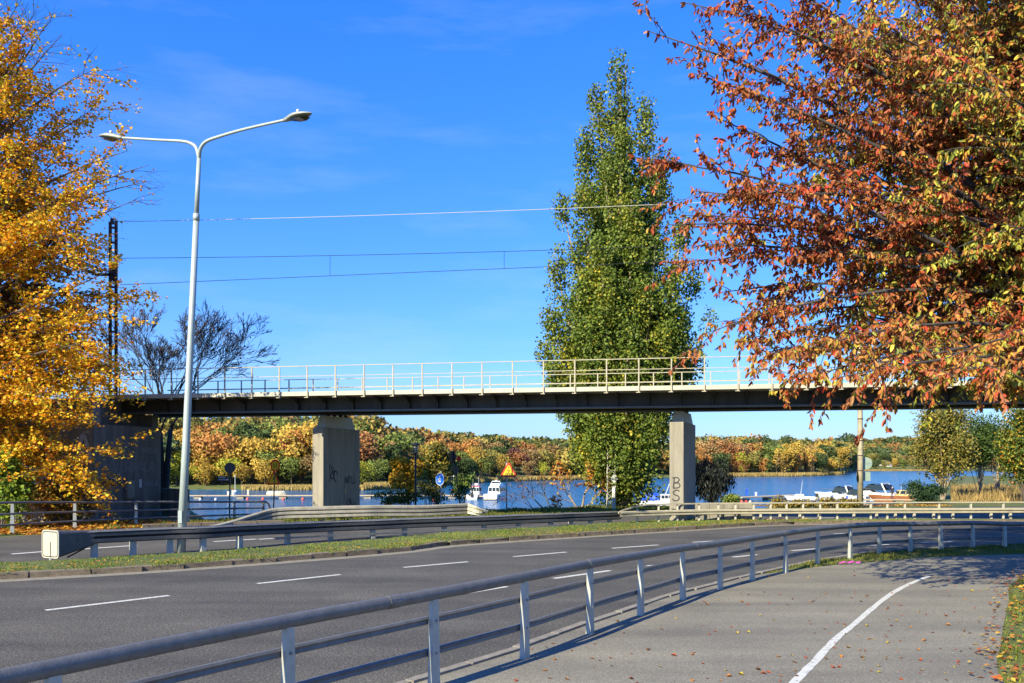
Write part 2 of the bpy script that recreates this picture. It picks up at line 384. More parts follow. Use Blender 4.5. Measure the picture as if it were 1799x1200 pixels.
# ---------------------------------------------------------------- terrain
EDGE_X = [-400, -60, -18.5, -17.5, -14.5, -13.7, -13.3, -10, -8, -4.5, -1, 2, 4.5, 8, 9, 12.5, 17, 20, 26, 45, 90, 300, 900]
EDGE_Y = [60, 56, 48, 45.5, 38.4, 36.3, 35.7, 36.3, 38.2, 40.5, 43, 44.5, 49, 49, 45.5, 45.2, 46.5, 47.5, 55, 90, 172, 260, 400]
def edge_y(x): return np.interp(x, EDGE_X, EDGE_Y)
SH_PX = [-2500, -600, 330, 640, 700, 800, 900, 1100, 1230, 1400, 1478, 1500, 1800, 2600, 5000]
SH_Y = [120, 170, 187, 187, 196, 243, 284, 330, 382, 400, 455, 717, 717, 700, 600]
def shore_y(x, y): return np.interp(CX + FPX * x / np.maximum(y, 1.0), SH_PX, SH_Y)
def terrain_z(x, y):
    d = (y - edge_y(x)) * 0.8
    zn = np.where(d <= 0, 0.0, np.maximum(-d * 0.36, -5.0))
    ys = shore_y(x, y); g = y - ys
    slope = np.where(ys > 600, 0.085, np.where(ys > 350, 0.075, 0.10)); cap = np.where(ys > 600, 19.0, np.where(ys > 350, 3.5, 4.5))
    zf = np.where((g > 0) & (y > 100), np.minimum(-2.95 + g * slope, cap), np.maximum(-5.0, -2.95 + g * 0.5))
    zf = np.where(y > 100, zf, -5.0)
    return np.maximum(zn, zf)
def tz(x, y): return float(terrain_z(np.array([x]), np.array([y]))[0])
ang = np.concatenate([np.arange(-180, -38, 4.0), np.arange(-38, 38, 0.25), np.arange(38, 180, 4.0)]) * math.pi / 180
rad = np.concatenate([[0.01], np.arange(2, 30, 2.0), np.arange(30, 62, 0.8), 62 * 1.035 ** np.arange(0, 140)])
A, R = np.meshgrid(ang, rad); X = R * np.sin(A); Y = R * np.cos(A); Z = terrain_z(X, Y)
na, nr = len(ang), len(rad); idx = np.arange(na * nr).reshape(nr, na); nx = np.roll(idx, -1, axis=1)
f = np.stack([idx[:-1], nx[:-1], nx[1:], idx[1:]], -1).reshape(-1, 4)[:, ::-1]
me = np_mesh('ground', np.stack([X, Y, Z], -1).reshape(-1, 3), f, np.ones((na * nr, 3)), M['ground'], True)
g = link('ground', me); tag(g, 'grassy ground and wooded lake shores around the roads', kind='structure')
mb = MB(); mb.add([(-3000, 20, WATER), (3000, 20, WATER), (3000, 5000, WATER), (-3000, 5000, WATER)], [(0, 1, 2, 3)])
tag(mb.build('lake_water', M['water']), 'blue rippled lake water beyond the roads', kind='structure')

# ---------------------------------------------------------------- roads and path
RAIL = [(-7.2, -3.5), (-6.2, -1.2), (-5.4, 1.2), (-4.15, 3.65), (-3.0, 5.58), (-1.9, 7.25), (-0.80, 8.75), (0.15, 10.1), (1.06, 11.6), (1.96, 13.0), (2.9, 14.5),
        (3.83, 15.7), (4.76, 16.9), (5.8, 18.1), (6.98, 19.5), (8.2, 20.7), (9.36, 21.75), (10.5, 22.5), (11.55, 23.0), (12.6, 23.35), (13.7, 23.75), (15.0, 24.3), (16.6, 24.9), (18.4, 25.4), (20.4, 25.8), (24, 26.2), (34, 26.6)]
RAIL_H = [1.0] * 8 + [.98, .95, .91, .88, .87, .87, .86, .84, .80, .76, .74, .73, .68, .64] + [.62] * 5
rail_c = smooth([Vector((x, y, 0)) for x, y in RAIL], 6)
near_edge = offset(rail_c, -0.42)
kerb_px = [(-700, 1062), (-300, 1037), (0, 1019), (272, 1003), (544, 983), (700, 970), (811, 957), (1084, 939), (1200, 932), (1333, 924), (1450, 921), (1799, 919), (2400, 916)]
kerb_c = smooth([P(*p) for p in kerb_px], 6)
far_in_px = [(-700, 1038), (-300, 1015), (0, 997), (300, 979.5), (600, 958.5), (800, 940.5), (1000, 928.5), (1080, 923), (1200, 915.5), (1333, 917), (1450, 916.5), (1799, 915.5), (2400, 913)]
far_in = smooth([P(*p) for p in far_in_px], 6)
far_out_px = [(-700, 975), (-300, 958), (0, 944), (150, 934), (300, 926), (600, 916.5), (850, 909.5), (1080, 903.5), (1200, 900.5), (1330, 897.5), (1500, 894), (1799, 890), (2400, 885)]
far_out = smooth([P(*p) for p in far_out_px], 6)
def strip(name, a, b, z, mt, label, n=160, parent=None):
    a = resample(a, n); b = resample(b, n); mb = MB(); vs = []
    for p, q in zip(a, b): vs += [(p.x, p.y, z), (q.x, q.y, z)]
    mb.add(vs, [(2 * i, 2 * i + 1, 2 * i + 3, 2 * i + 2)[::-1] for i in range(n - 1)])
    o = mb.build(name, mt, parent, o=None if parent else Vector((0, 0, 0)))
    if not parent: tag(o, label, kind='structure')
    return o
near_road = strip('near_road', kerb_c, near_edge, 0.004, M['asphalt'], 'near carriageway of dark asphalt with dashed white lane lines')
far_road = strip('far_road', far_out, far_in, 0.004, M['asphalt'], 'far carriageway of dark asphalt behind the median barrier')
strip('dusty_gutter', kerb_c, offset(kerb_c, 0.45), 0.008, M['gutter'], '', 160, near_road)
path_right = smooth([Vector(p) for p in ((2.2, -6, 0), (3.4, 2, 0), (4.55, 6.5, 0), (5.18, 9.0, 0), (6.3, 11.0, 0), (8.2, 14.1, 0), (10.0, 16.9, 0), (13, 19.3, 0), (18, 21.3, 0), (34, 23.5, 0))], 6)
i0 = 13 * 6
path_left = offset(rail_c, -0.31)[:i0 - 2] + smooth([P(1391, 1003), P(1442, 995.5), P(1527, 988), P(1644, 979.5), P(1799, 974), P(2000, 970), Vector((34, 25.3, 0))], 6)
path = strip('footpath', path_left, path_right, 0.006, M['asphalt_p'], 'grey asphalt footpath with a white dividing line')
# white dividing line on the path
wl_px = [(1370, 1230), (1400, 1195), (1430, 1165), (1470, 1122), (1500, 1098), (1530, 1072), (1560, 1048), (1595, 1028), (1632, 1013)]
wlc = smooth([P(*p) for p in wl_px], 6); rng = np.random.default_rng(3)
mb = MB(); vs = []
for p, q in zip(offset(wlc, -0.048), offset(wlc, 0.048)):
    j = rng.uniform(-.008, .008, 2); vs += [(p.x + j[0], p.y, 0.010), (q.x + j[1], q.y, 0.010)]
mb.add(vs, [(2 * i, 2 * i + 1, 2 * i + 3, 2 * i + 2)[::-1] for i in range(len(wlc) - 1)])
mb.build('dividing_line', M['paint'], path)
def dash(a, b, parent, w=0.13):
    a = P(*a); b = P(*b); t = (b - a).normalized(); s = Vector((t.y, -t.x, 0)) * w / 2
    mb = MB(); k = 6; vs = []
    for i in range(k + 1):
        c = a.lerp(b, i / k); j = rng.uniform(-.006, .006)
        vs += [(c.x - s.x, c.y - s.y + j, 0.009), (c.x + s.x, c.y + s.y + j, 0.009)]
    mb.add(vs, [(2 * i, 2 * i + 1, 2 * i + 3, 2 * i + 2)[::-1] for i in range(k)])
    mb.build('lane_dash', M['paint'], parent)
for a, b in (((-190, 1106), (-20, 1086)), ((80, 1073), (297, 1047)), ((452, 1026), (598, 1010)), ((709, 997.5), (822, 987.5)), ((902, 978.5), (995, 970.5)), ((1075, 963.8), (1157, 957.8)), ((1217, 953), (1267, 950.2)),
             ((1320, 946.5), (1375, 943.5)), ((1465, 938.3), (1526, 936.4)), ((1578, 934), (1638, 932.4)), ((1690, 931.2), (1760, 930)),
             ((777, 1050), (890, 1031)), ((973, 1017), (1072, 1003)), ((1137, 995), (1214, 987)), ((1287, 979.5), (1330, 975)), ((1391, 968), (1455, 963)), ((1504, 960), (1562, 957)), ((1617, 953.4), (1675, 951.5)), ((1726, 948), (1790, 946)),
             ((560, 1086), (700, 1064)), ((290, 1130), (450, 1104))):
    if a[0] in (560, 290): continue
    dash(a, b, near_road)
for a, b in (((20, 974), (110, 967)), ((140, 965.5), (240, 958.5)), ((375, 952), (450, 947.5)), ((455, 948), (480, 946.3)), ((587, 941), (667, 937)), ((747, 933.3), (820, 930.3)), ((877, 928.8), (950, 926)), ((1015, 923.5), (1065, 921.8)),
             ((1411, 911), (1465, 910)), ((1520, 908.5), (1585, 907.6)), ((1640, 907), (1720, 906)), ((1770, 905.6), (1830, 905))):
    dash(a, b, far_road, 0.2)

# median: raised strip of turf with a kerb of single stones on the near side
strip('median', far_in, kerb_c, 0.10, M['ground'], 'raised grass median between the two carriageways')
mb = MB(); vs = []
for p in resample(far_in, 120): vs += [(p.x, p.y, 0.0), (p.x, p.y, 0.10)]
kroot = root('median_kerb', (0, 18, 0), 'long kerb of mossy granite stones edging the grass median', kind='structure')
kL = arclen(kerb_c); tot = kL[-1]; s = 4.0; k = 0
kst = MB().box((0, 0, 0), (1.0, 0.15, 0.15)).mesh('kerbstone', M['kerb_d']); kst2 = MB().box((0, 0, 0), (1.0, 0.15, 0.15)).mesh('kerbstone', M['kerb_d'])
for me_ in (kst, kst2):                                    # chip the edges a little, each mesh its own way
    r_ = random.Random(id(me_) % 7 + (1 if me_ is kst else 5))
    for v in me_.vertices: v.co += Vector((r_.uniform(-.012, .012), r_.uniform(-.012, .012), r_.uniform(-.012, .012)))
R_ = random.Random(5)
while s < tot - 2 and k < 90:
    p, t = sample(kerb_c, kL, s); L_ = R_.uniform(0.85, 1.15)
    n_ = Vector((t.y, -t.x, 0))
    c = p + t * L_ / 2 - n_ * 0.06
    inst('kerbstone', kst if k % 2 else kst2, kroot, (c.x, c.y, 0.052 + R_.uniform(-.014, .012)), math.atan2(t.y, t.x) + R_.uniform(-.015, .015), (L_ - 0.02, 1 + R_.uniform(-.1, .1), 1))
    s += L_; k += 1
kroot2 = root('path_kerb', (0, 12, 0), 'pale low kerb of flush stones along the foot of the path railing', kind='structure')
nL = arclen(near_edge); s = 2.0; k = 0
kst3 = MB().box((0, 0, 0), (1.0, 0.12, 0.10)).mesh('kerbstone', M['kerb'])
while s < 36 and k < 45:
    p, t = sample(near_edge, nL, s); L_ = 0.98; n_ = Vector((t.y, -t.x, 0)); c = p + t * L_ / 2 + n_ * 0.06
    inst('kerbstone', kst3, kroot2, (c.x, c.y, -0.015 + R_.uniform(-.005, .006)), math.atan2(t.y, t.x), (L_ - 0.012, 1, 1)); s += 1.0; k += 1
kroot3 = root('verge_kerb', (-14, 29, 0), 'granite kerb of the far carriageway beside the leaf-strewn bank', kind='structure')
fo = [p + Vector((0, 0.1, 0)) for p in far_out]; fL = arclen(fo); s = 14.0; k = 0
while s < fL[-1] and k < 26:
    p, t = sample(fo, fL, s)
    if p.x > -9: break
    inst('kerbstone', kst2, kroot3, (p.x, p.y, 0.05), math.atan2(t.y, t.x), (1.0, 1, 1)); s += 1.02; k += 1

# ---------------------------------------------------------------- near pedestrian railing
rr = root('pedestrian_railing', (2, 13, 0), 'long grey steel railing with three rails along the footpath edge', 'railing')
rl = arclen(rail_c)
hcurve = smooth([Vector((h, 0, 0)) for h in RAIL_H], 6)
def rail_path(frac, lat=0.0, dz=0.0):
    o = offset(rail_c, lat); return [Vector((p.x, p.y, h.x * frac + dz)) for p, h in zip(o, hcurve)]
prof_top = [(0.052 * math.cos(a) * 1.0, 0.062 * math.sin(a)) for a in [math.pi * 2 * k / 12 for k in range(12)]]
MB().sweep(rail_path(1.0, 0, -0.03)[6:], prof_top).build('top_rail', M['steel'], rr, True)
prof_mid = [(-.025, -.03), (-.012, -.042), (.012, -.042), (.025, -.03), (.018, -.005), (.03, .02), (.015, .04), (-.015, .04), (-.03, .02), (-.018, -.005)]
for fr, nm in ((0.70, 'middle_rail'), (0.37, 'lower_rail')):
    MB().sweep(rail_path(fr, -0.07)[6:], prof_mid).build(nm, M['steel'], rr)
pm = MB()                                                     # sigma post, slightly tapered, 1 m tall
pm.prism([(-.045, -.03, 0), (.045, -.03, 0), (.045, -.022, 0), (-.037, -.022, 0), (-.037, .03, 0), (-.045, .03, 0)], (0, 0, 1))
pm.prism([(.037, -.0225, 0), (.045, -.0225, 0), (.045, .03, 0), (.037, .03, 0)], (0, 0, 1))
pmesh = pm.mesh('post', M['post']); pbr = MB().box((0, -0.055, 0), (0.05, 0.05, 0.035)).mesh('bracket', M['steel'])
for v in pmesh.vertices:
    k_ = 1.25 if v.co.z < .5 else 0.95; v.co.x *= k_; v.co.y *= k_
for i, (x, y) in enumerate(RAIL):
    if i < 2 or i > 23: continue
    a = Vector(RAIL[i - 1] + (0,)); b = Vector(RAIL[i + 1] + (0,)); t = (b - a).normalized(); rz = math.atan2(t.y, t.x)
    o = inst('post', pmesh, rr, (x, y, 0), rz, (1, 1, RAIL_H[i] - 0.07))
    ORG[o.name] = Vector((x, y, 0))
    for fr in (0.70, 0.37):
        c = Vector((x, y, 0)) + Vector((-t.y, t.x, 0)) * 0.04
        bo = bpy.data.objects.new('bracket', pbr); COL.objects.link(bo); bo.parent = o
        bo.location = (0, 0.075, RAIL_H[i] * fr / (RAIL_H[i] - 0.07)); bo.scale = (1, 1, 1 / (RAIL_H[i] - .07))
        ORG[bo.name] = Vector((x, y, 0))

slv = MB().sweep([Vector((-.07, 0, 0)), Vector((.07, 0, 0))], [(0.057 * math.cos(a), 0.067 * math.sin(a)) for a in [math.pi * 2 * k / 12 for k in range(12)]]).mesh('joint_sleeve', M['steel'], sm=False)
tr_ = rail_path(1.0, 0, -0.03); tl_ = arclen(tr_)
for s_ in np.arange(9.3, 34, 4.0):
    p, t = sample(tr_, tl_, float(s_)); inst('joint_sleeve', slv, rr, p, math.atan2(t.y, t.x))
blt = MB().lathe([(.014, 0), (.014, .012), (.008, .016)], 6).mesh('bolt', M['steel_dull'])
for i, (x, y) in enumerate(RAIL):
    if 4 <= i <= 16:
        a = Vector(RAIL[i - 1] + (0,)); b = Vector(RAIL[i + 1] + (0,)); t = (b - a).normalized(); n_ = Vector((t.y, -t.x, 0))
        for fr in (.70, .37):
            o = inst('bolt', blt, rr, Vector((x, y, RAIL_H[i] * fr)) + n_ * .03); o.rotation_euler = n_.to_track_quat('Z', 'Y').to_euler()
# ---------------------------------------------------------------- median barrier with square end
def wprof(h, d, ridges, back, sgn):
    """corrugated beam section: ridges bulge towards +right*sgn"""
    pts = [(0, 0)]; step = h / ridges
    for k in range(ridges):
        z = k * step; pts += [(d, z + step * .22), (d, z + step * .72), (0, z + step * .94)]
    pts[-1] = (0, h)
    return [(a * sgn, b) for a, b in pts] + [(a * sgn - back * sgn, b) for a, b in pts[::-1]]
bar_px = [(118, 986), (165, 982.6), (233, 977.5), (298, 973), (356, 970), (420, 964), (504, 956.2), (580, 950.5), (654, 946.5), (710, 943), (780, 939.5), (850, 936), (910, 932.5), (967, 929.5), (1002, 927), (1037, 925), (1070, 923), (1086, 922)]
bar_h = [.70, .70, .69, .68, .67, .66, .62, .60, .59, .585, .58, .565, .56, .55, .54, .53, .52, .52]
bp_ = [P(*p) for p in bar_px]; bar_c = smooth(bp_, 6); bh = smooth([Vector((h, 0, 0)) for h in bar_h], 6)
br = root('median_barrier', bp_[4], 'long grey double sided crash barrier in the grass median with a square end', 'crash barrier')
def bpath(lat, up): return [Vector((p.x, p.y, h.x + up)) for p, h in zip(offset(bar_c, lat), bh)]
n_ = len(bar_c)
MB().sweep(bpath(0.11, -0.31), wprof(.29, .075, 2, .012, 1)).build('near_beam', M['steel_shade'], br)
MB().sweep(bpath(-0.11, -0.31), wprof(.29, .075, 2, .012, -1)).build('far_beam', M['steel_shade'], br)
cap_n = [(.06, -.012), (.06, 0.0), (.17, 0.0), (.195, -.03), (.185, -.035), (.165, -.012)]; cap_f = [(-a, b) for a, b in cap_n][::-1]
cp = bpath(0, 0); cl = arclen(cp); s = 0
while s < cl[-1] - .3:                                       # the cover is laid in separate lengths
    e_ = min(s + 4.0, cl[-1]); seg = [sample(cp, cl, lerp(s, e_ - 0.015, k / 8))[0] for k in range(9)]
    MB().sweep(seg, cap_n).build('cover_plate', M['steel_dull'], br); MB().sweep(seg, cap_f).build('cover_plate', M['steel_dull'], br); s = e_
MB().sweep(bpath(0.20, -0.42)[34:], [(.03, -.03), (.03, .03), (-.03, .03), (-.03, -.03)]).build('lower_rail', M['steel_dull'], br)
bpost = MB().box((-.06, 0, .5), (.014, .13, 1)).box((.06, 0, .5), (.014, .13, 1)).box((0, -.058, .5), (.105, .014, 1)).mesh('post', M['post'])
for i in range(1, len(bp_) - 1):
    t = (bp_[i + 1] - bp_[i - 1]).normalized(); sp = Vector((t.y, -t.x, 0)) * 0.02
    inst('post', bpost, br, bp_[i] + sp, math.atan2(t.y, t.x), (1, 1, bar_h[i] - 0.04))
# the square end: rounded plate with a rim, tapering shroud, stay and foot
t0 = (bp_[1] - bp_[0]).normalized(); s0 = Vector((t0.y, -t0.x, 0)); ec = bp_[0] - t0 * 0.35; up = Vector((0, 0, 1))
fr_ = (-t0 * 0.95 + s0 * 0.32).normalized(); fs = Vector((-fr_.y, fr_.x, 0)); cz = Vector((ec.x, ec.y, 0.43))
def rrect(c, w, h, r, u, v, k=5):
    o = []
    for (sx, sy, a0) in ((1, 1, 0), (-1, 1, 90), (-1, -1, 180), (1, -1, 270)):
        for i in range(k + 1):
            a = math.radians(a0 + 90 * i / k); o.append(c + u * (sx * (w / 2 - r) + r * math.cos(a)) + v * (sy * (h / 2 - r) + r * math.sin(a)))
    return o
endp = MB().prism(rrect(cz, 0.62, 0.66, 0.09, fs, up), fr_ * 0.025).build('end_plate', M['cream'], br)
a = rrect(cz + fr_ * .027, 0.56, 0.60, 0.07, fs, up); b = rrect(cz + fr_ * .027, 0.52, 0.56, 0.055, fs, up); nn = len(a)
MB().add(a + b, [(i, (i + 1) % nn, nn + (i + 1) % nn, nn + i) for i in range(nn)]).build('rim_line', M['black'], endp)
MB().box((cz + fr_ * .03 + fs * .02 - up * .12), (0.012, 0.012, 0.34)).build('slot', M['black'], endp)
a = rrect(cz - fr_ * .001, 0.60, 0.64, 0.09, fs, up); c2 = bp_[0] + t0 * 0.55; b = rrect(Vector((c2.x, c2.y, .53)), 0.34, 0.34, 0.03, -s0 if (-s0).dot(fs) > 0 else s0, up)
MB().add(a + b, [(i, nn + i, nn + (i + 1) % nn, (i + 1) % nn) for i in range(nn)]).build('shroud', M['steel_shade'], br)
MB().tube([cz - up * .3, Vector((ec.x, ec.y, 0.05))], .04, 8).build('end_leg', M['post'], br)
MB().tube([Vector((c2.x, c2.y, .36)), Vector((c2.x, c2.y, .36)) - t0 * .55 - up * .27], .018, 6).build('stay', M['black'], br)

# ---------------------------------------------------------------- right hand double barrier with hand rail
gr_px = [(1086, 924.5), (1120, 922.5), (1195, 920), (1260, 918.5), (1330, 917.8), (1450, 917), (1600, 916.3), (1799, 915.5), (2050, 914.5), (2300, 913.5)]
gpts = [P(*p) for p in gr_px]; gc = smooth(gpts, 8); gl = arclen(gc)
gb = root('roadside_barrier', gpts[3], 'cream twin ridged road barrier with a thin handrail above, beside the bridge pier', 'crash barrier')
def gpath(lat, z): return [Vector((p.x, p.y, z)) for p in offset(gc, lat)]
MB().sweep(gpath(0.06, 0.33), wprof(.215, .085, 2, .012, 1)).build('beam', M['rail_tan'], gb)
tp = [Vector((p.x, p.y, z)) for p, z in zip(offset(gc, 0.02), [0.5 + min(1, i / 10) * 0.27 for i in range(len(gc))])]
MB().sweep(tp, [(.025, -.025), (.025, .025), (-.025, .025), (-.025, -.025)]).build('hand_rail', M['rail_tan'], gb)
gpm = MB().box((0, 0, .5), (.07, .06, 1)).mesh('post', M['cream'])
def s_of_px(px):
    best = min(range(len(gc)), key=lambda i: abs(CX + FPX * gc[i].x / gc[i].y - px)); i = best
    j = min(i + 1, len(gc) - 1) if CX + FPX * gc[i].x / gc[i].y < px else max(i - 1, 0)
    a_, b_ = CX + FPX * gc[i].x / gc[i].y, CX + FPX * gc[j].x / gc[j].y
    k = 0 if a_ == b_ else (px - a_) / (b_ - a_); return gc[i].lerp(gc[j], k)
for px in (1120, 1157, 1190, 1228, 1262, 1292, 1324, 1354, 1382, 1411, 1441, 1471, 1530, 1559, 1590, 1650, 1706, 1763, 1820, 1880, 1950):
    c = s_of_px(px); hh = 0.76 if px > 1130 else 0.62; inst('post', gpm, gb, (c.x, c.y + .02, 0), 0, (1, 1, hh))
g2 = root('low_barrier', gpts[5], 'short cream posts with a low rail just behind the handrail barrier', 'crash barrier')
gb2 = [p for p in gpath(-0.75, 0.0) if p.x > 9.3]
MB().sweep([p + Vector((0, 0, .33)) for p in gb2], [(.05, -.04), (.05, .04), (-.05, .04), (-.05, -.04)]).build('rail', M['cream'], g2)
for px in (1336, 1370, 1405, 1439, 1500, 1540, 1573, 1606, 1640, 1674, 1741, 1775, 1830, 1890):
    c = s_of_px(px); k = (c.y + .75) / c.y; inst('post', gpm, g2, (c.x * k, c.y + .75, 0), 0, (1.3, 1.2, .32))

# ---------------------------------------------------------------- fence by the far carriageway
fp = [(-330, 963), (-110, 948), (20, 939), (130, 930), (238, 923), (330, 918), (411, 914), (462, 911.5)]
fh = [1.13, 1.11, 1.09, 1.0, .92, .86, .80, .77]
fpts = [P(*p) for p in fp]; fc = smooth(fpts, 6); fhh = smooth([Vector((h, 0, 0)) for h in fh], 6)
fn = root('roadside_fence', fpts[3], 'grey steel fence with three rails and a bent down end by the far carriageway', 'fence')
for fr, nm, r in ((1.0, 'top_rail', .042), (.66, 'middle_rail', .036), (.33, 'lower_rail', .036)):
    pts = [Vector((p.x, p.y, h.x * fr - .04)) for p, h in zip(offset(fc, .05), fhh)]
    if nm == 'top_rail':
        e = pts[-1]; pts += [e + Vector((.10, .02, -.02)), e + Vector((.19, .05, -.09)), e + Vector((.24, .07, -.22)), e + Vector((.25, .08, -.5))]
    MB().tube(pts, r, 8).build(nm, M['steel'], fn, True)
for i in range(1, len(fpts)):
    inst('post', pmesh, fn, fpts[i] + Vector((0, .05, 0)), math.radians(25), (1.1, 1.1, fh[i] - .06))

# ---------------------------------------------------------------- triple ridged barrier by the grey pier, its end crumpled
tr_px = [(330, 927, -.12), (400, 922.5, .12), (445, 919.5, .36), (487, 917, .55), (560, 915.5, .58), (640, 914, .60), (673, 913, .59), (740, 911, .55), (790, 909, .56), (822, 907.5, .57)]
tb = root('crumpled_barrier', P(560, 912.5), 'triple ridged cream barrier ramping out of the grass below the grey pier, end crumpled', 'crash barrier')
tc = smooth([P(a, b) + Vector((0, 0, h - .46)) for a, b, h in tr_px], 5)
MB().sweep(tc, wprof(.48, .09, 3, .012, 1)).build('beam', M['beam_tan'], tb)
for (a, b) in ((520, 916), (540, 915.7), (585, 915), (615, 914.4), (690, 912.5), (760, 910)):
    c = P(a, b); inst('post', bpost, tb, c + Vector((0, .12, -.1)), 0.4, (1, 1, .5))
for (a, b) in ((530, 916), (560, 915.5)):
    c = P(a, b); MB().bar(c + Vector((0, .12, .15)), c + Vector((.5, .12, -.05)), .04, .05).build('stay', M['steel_dull'], tb)
# crumpled end: bent, folded sheet
e0 = tc[-1]; vs = []; R2 = random.Random(4); prof = wprof(.48, .09, 3, .012, 1)[:10]
for i in range(9):
    k = i / 8; c = e0 + Vector((k * .78, -.05 - .32 * math.sin(k * 2.2) + .25 * k * k, -.10 * k - .05 * k * k))
    for j, (a, b) in enumerate(prof):
        q = b * (1 - .30 * k) + .06 * math.sin(3 * k + j) * k; d = a * (1 - .3 * k) + .07 * math.sin(j * 1.3 + 5 * k) * k
        vs.append(c + Vector((.25 * k * (b / .48 - .5) + R2.uniform(-.012, .012), -d - .02, q)))
m_ = len(prof)
co = MB().add(vs, [(i * m_ + j, i * m_ + j + 1, (i + 1) * m_ + j + 1, (i + 1) * m_ + j) for i in range(8) for j in range(m_ - 1)]).build('crumpled_end', M['cream'], tb)
sm_ = co.modifiers.new('thick', 'SOLIDIFY'); sm_.thickness = .012

# ---------------------------------------------------------------- bridge
BO = Vector((-15.4, 35.9, 0)); BE = Vector((23.74, -4.4, 0)).normalized(); BN = Vector((-BE.y, BE.x, 0)); brz = math.atan2(BE.y, BE.x)
def B(s, o, z): return BO + BE * s + BN * o + Vector((0, 0, z))
bg = root('railway_bridge', B(12, 2.5, 4.5), 'dark steel railway bridge with cream railings crossing above both roads', 'bridge')
S0, S1 = -2.2, 44.0
def bbox(s0, s1, o0, o1, z0, z1): return MB().prism([B(s0, o0, z0), B(s1, o0, z0), B(s1, o1, z0), B(s0, o1, z0)], (0, 0, z1 - z0))
bbox(S0, S1, .12, 4.88, 5.08, 5.20).build('deck', M['deckwood'], bg)
bbox(S0, S1, 0.0, .115, 5.085, 5.255).build('edge_beam', M['cream'], bg)
bbox(S0, S1, 4.885, 5.0, 5.085, 5.255).build('edge_beam', M['cream'], bg)
for o_ in (1.15, 3.85):
    w_ = bbox(S0, S1, o_ - .02, o_ + .02, 4.565, 5.075).build('girder', M['girder'], bg)
    bbox(S0, S1, o_ - .24, o_ + .24, 4.50, 4.56).build('flange', M['flange'], w_)
stf = MB().prism([(-.012, 0, .22), (-.012, -1.0, .46), (-.012, -1.0, .50), (-.012, 0, .50)], (.024, 0, 0)).mesh('bracket', M['girder'])
stv = MB().box((0, -.08, .25), (.03, .16, .5)).mesh('stiffener', M['girder'])
for k in range(-1, 36):
    s = k * 1.207 + .35; p = B(s, 1.125, 4.57)
    inst('stiffener', stv, bg, p, brz)
    inst('bracket', stf, bg, B(s, 1.125, 4.57), brz)
rp_near = MB().box((0, 0, .5), (.048, .045, 1)).mesh('post', M['rail_tan'])
hk = MB().box((-.02, -.03, 0), (.16, .10, .03)).mesh('foot_plate', M['rail_tan'])
for off, nm, kk, lab in ((-.035, 'near_railing', range(-2, 36), None), (5.04, 'far_railing', range(-2, 36), None)):
    rt = MB().bar(B(S0, off, 6.28), B(S1, off, 6.28), .045, .03).build('railing', M['rail_tan'], bg); rt['label'] = 'cream railing along the ' + ('near' if off < 1 else 'far') + ' edge of the bridge deck'
    MB().bar(B(S0, off + .01, 5.88), B(S1, off + .01, 5.88), .03 if off < 1 else .04, .025 if off < 1 else .05).build('middle_rail', M['rail_tan'], rt)
    for k in kk:
        s = k * 1.207 + (0 if off < 1 else .45); p = B(s, off, 5.02)
        o = inst('post', rp_near, rt, p, brz, (1, 1, 1.24)); ORG[o.name] = p
        if off < 1: inst('foot_plate', hk, rt, B(s, off, 5.01), brz)
# ballast shoulder and rails on the deck
bbox(S0, S1, 1.55, 1.62, 5.21, 5.37).build('track_rail', M['rust'], bg); bbox(S0, S1, 3.0, 3.07, 5.21, 5.37).build('track_rail', M['rust'], bg)

# piers
PD = Vector((math.sin(math.radians(20.8)), math.cos(math.radians(20.8)), 0)); PN = Vector((-PD.y, PD.x, 0))
def pier(px, py_base, Yc, ztop, label, L=3.0, w=.55):
    c0 = Vector(((px - CX) / FPX * Yc, Yc, -0.3)); pr = root('bridge_pier', c0, label, 'bridge pier', 'concrete piers under the bridge')
    sh = MB().prism([c0, c0 + PD * L, c0 + PD * L + PN * w, c0 + PN * w], (0, 0, ztop + .3)).build('shaft', M['concrete'], pr)
    bv = sh.modifiers.new('bevel', 'BEVEL'); bv.width = .02; bv.segments = 2
    zt = Vector((0, 0, ztop + .301)); a0 = c0 + zt + PD * .22 + PN * .05; cw = w - .1; cl_ = L - .55; hz = 4.40 - ztop
    lo = [a0, a0 + PD * cl_, a0 + PD * cl_ + PN * cw, a0 + PN * cw]; a1 = a0 + PD * .18 + PN * .06; cl2 = cl_ - .36; cw2 = cw - .12
    hi = [p + Vector((0, 0, hz)) for p in (a1, a1 + PD * cl2, a1 + PD * cl2 + PN * cw2, a1 + PN * cw2)]
    cp_ = MB().add(lo + hi, [(3, 2, 1, 0), (4, 5, 6, 7), (0, 1, 5, 4), (1, 2, 6, 5), (2, 3, 7, 6), (3, 0, 4, 7)]).build('cap', M['cap'], pr)
    for k in (.18, .42, .66, .88):
        q = a1 + PD * cl2 * k + PN * cw2 * .5; MB().box((q.x, q.y, ztop + hz + .05), (.16, .16, .09), .36).build('bearing', M['rust'], pr)
    return pr, c0, sh
pL, cL, shL = pier(568, 0, 36.5, 3.88, 'broad grey concrete bridge pier rising from the water edge behind the crumpled barrier')
pR, cR, shR = pier(1201, 0, 33.2, 3.96, 'sunlit concrete bridge pier with black graffiti letters beside the grass median')
# stripes of grazing sunlight on the lettered pier's cap, modelled as raised bars
for k in range(4):
    q = cR + PD * (.6 + k * .5) + Vector((0, 0, 4.27)); nrm_ = -PN
    MB().bar(q + PN * .07, q + PN * .12 + Vector((0, 0, .40)), .10, .05).build('slim_bar', M['cap'], pR)
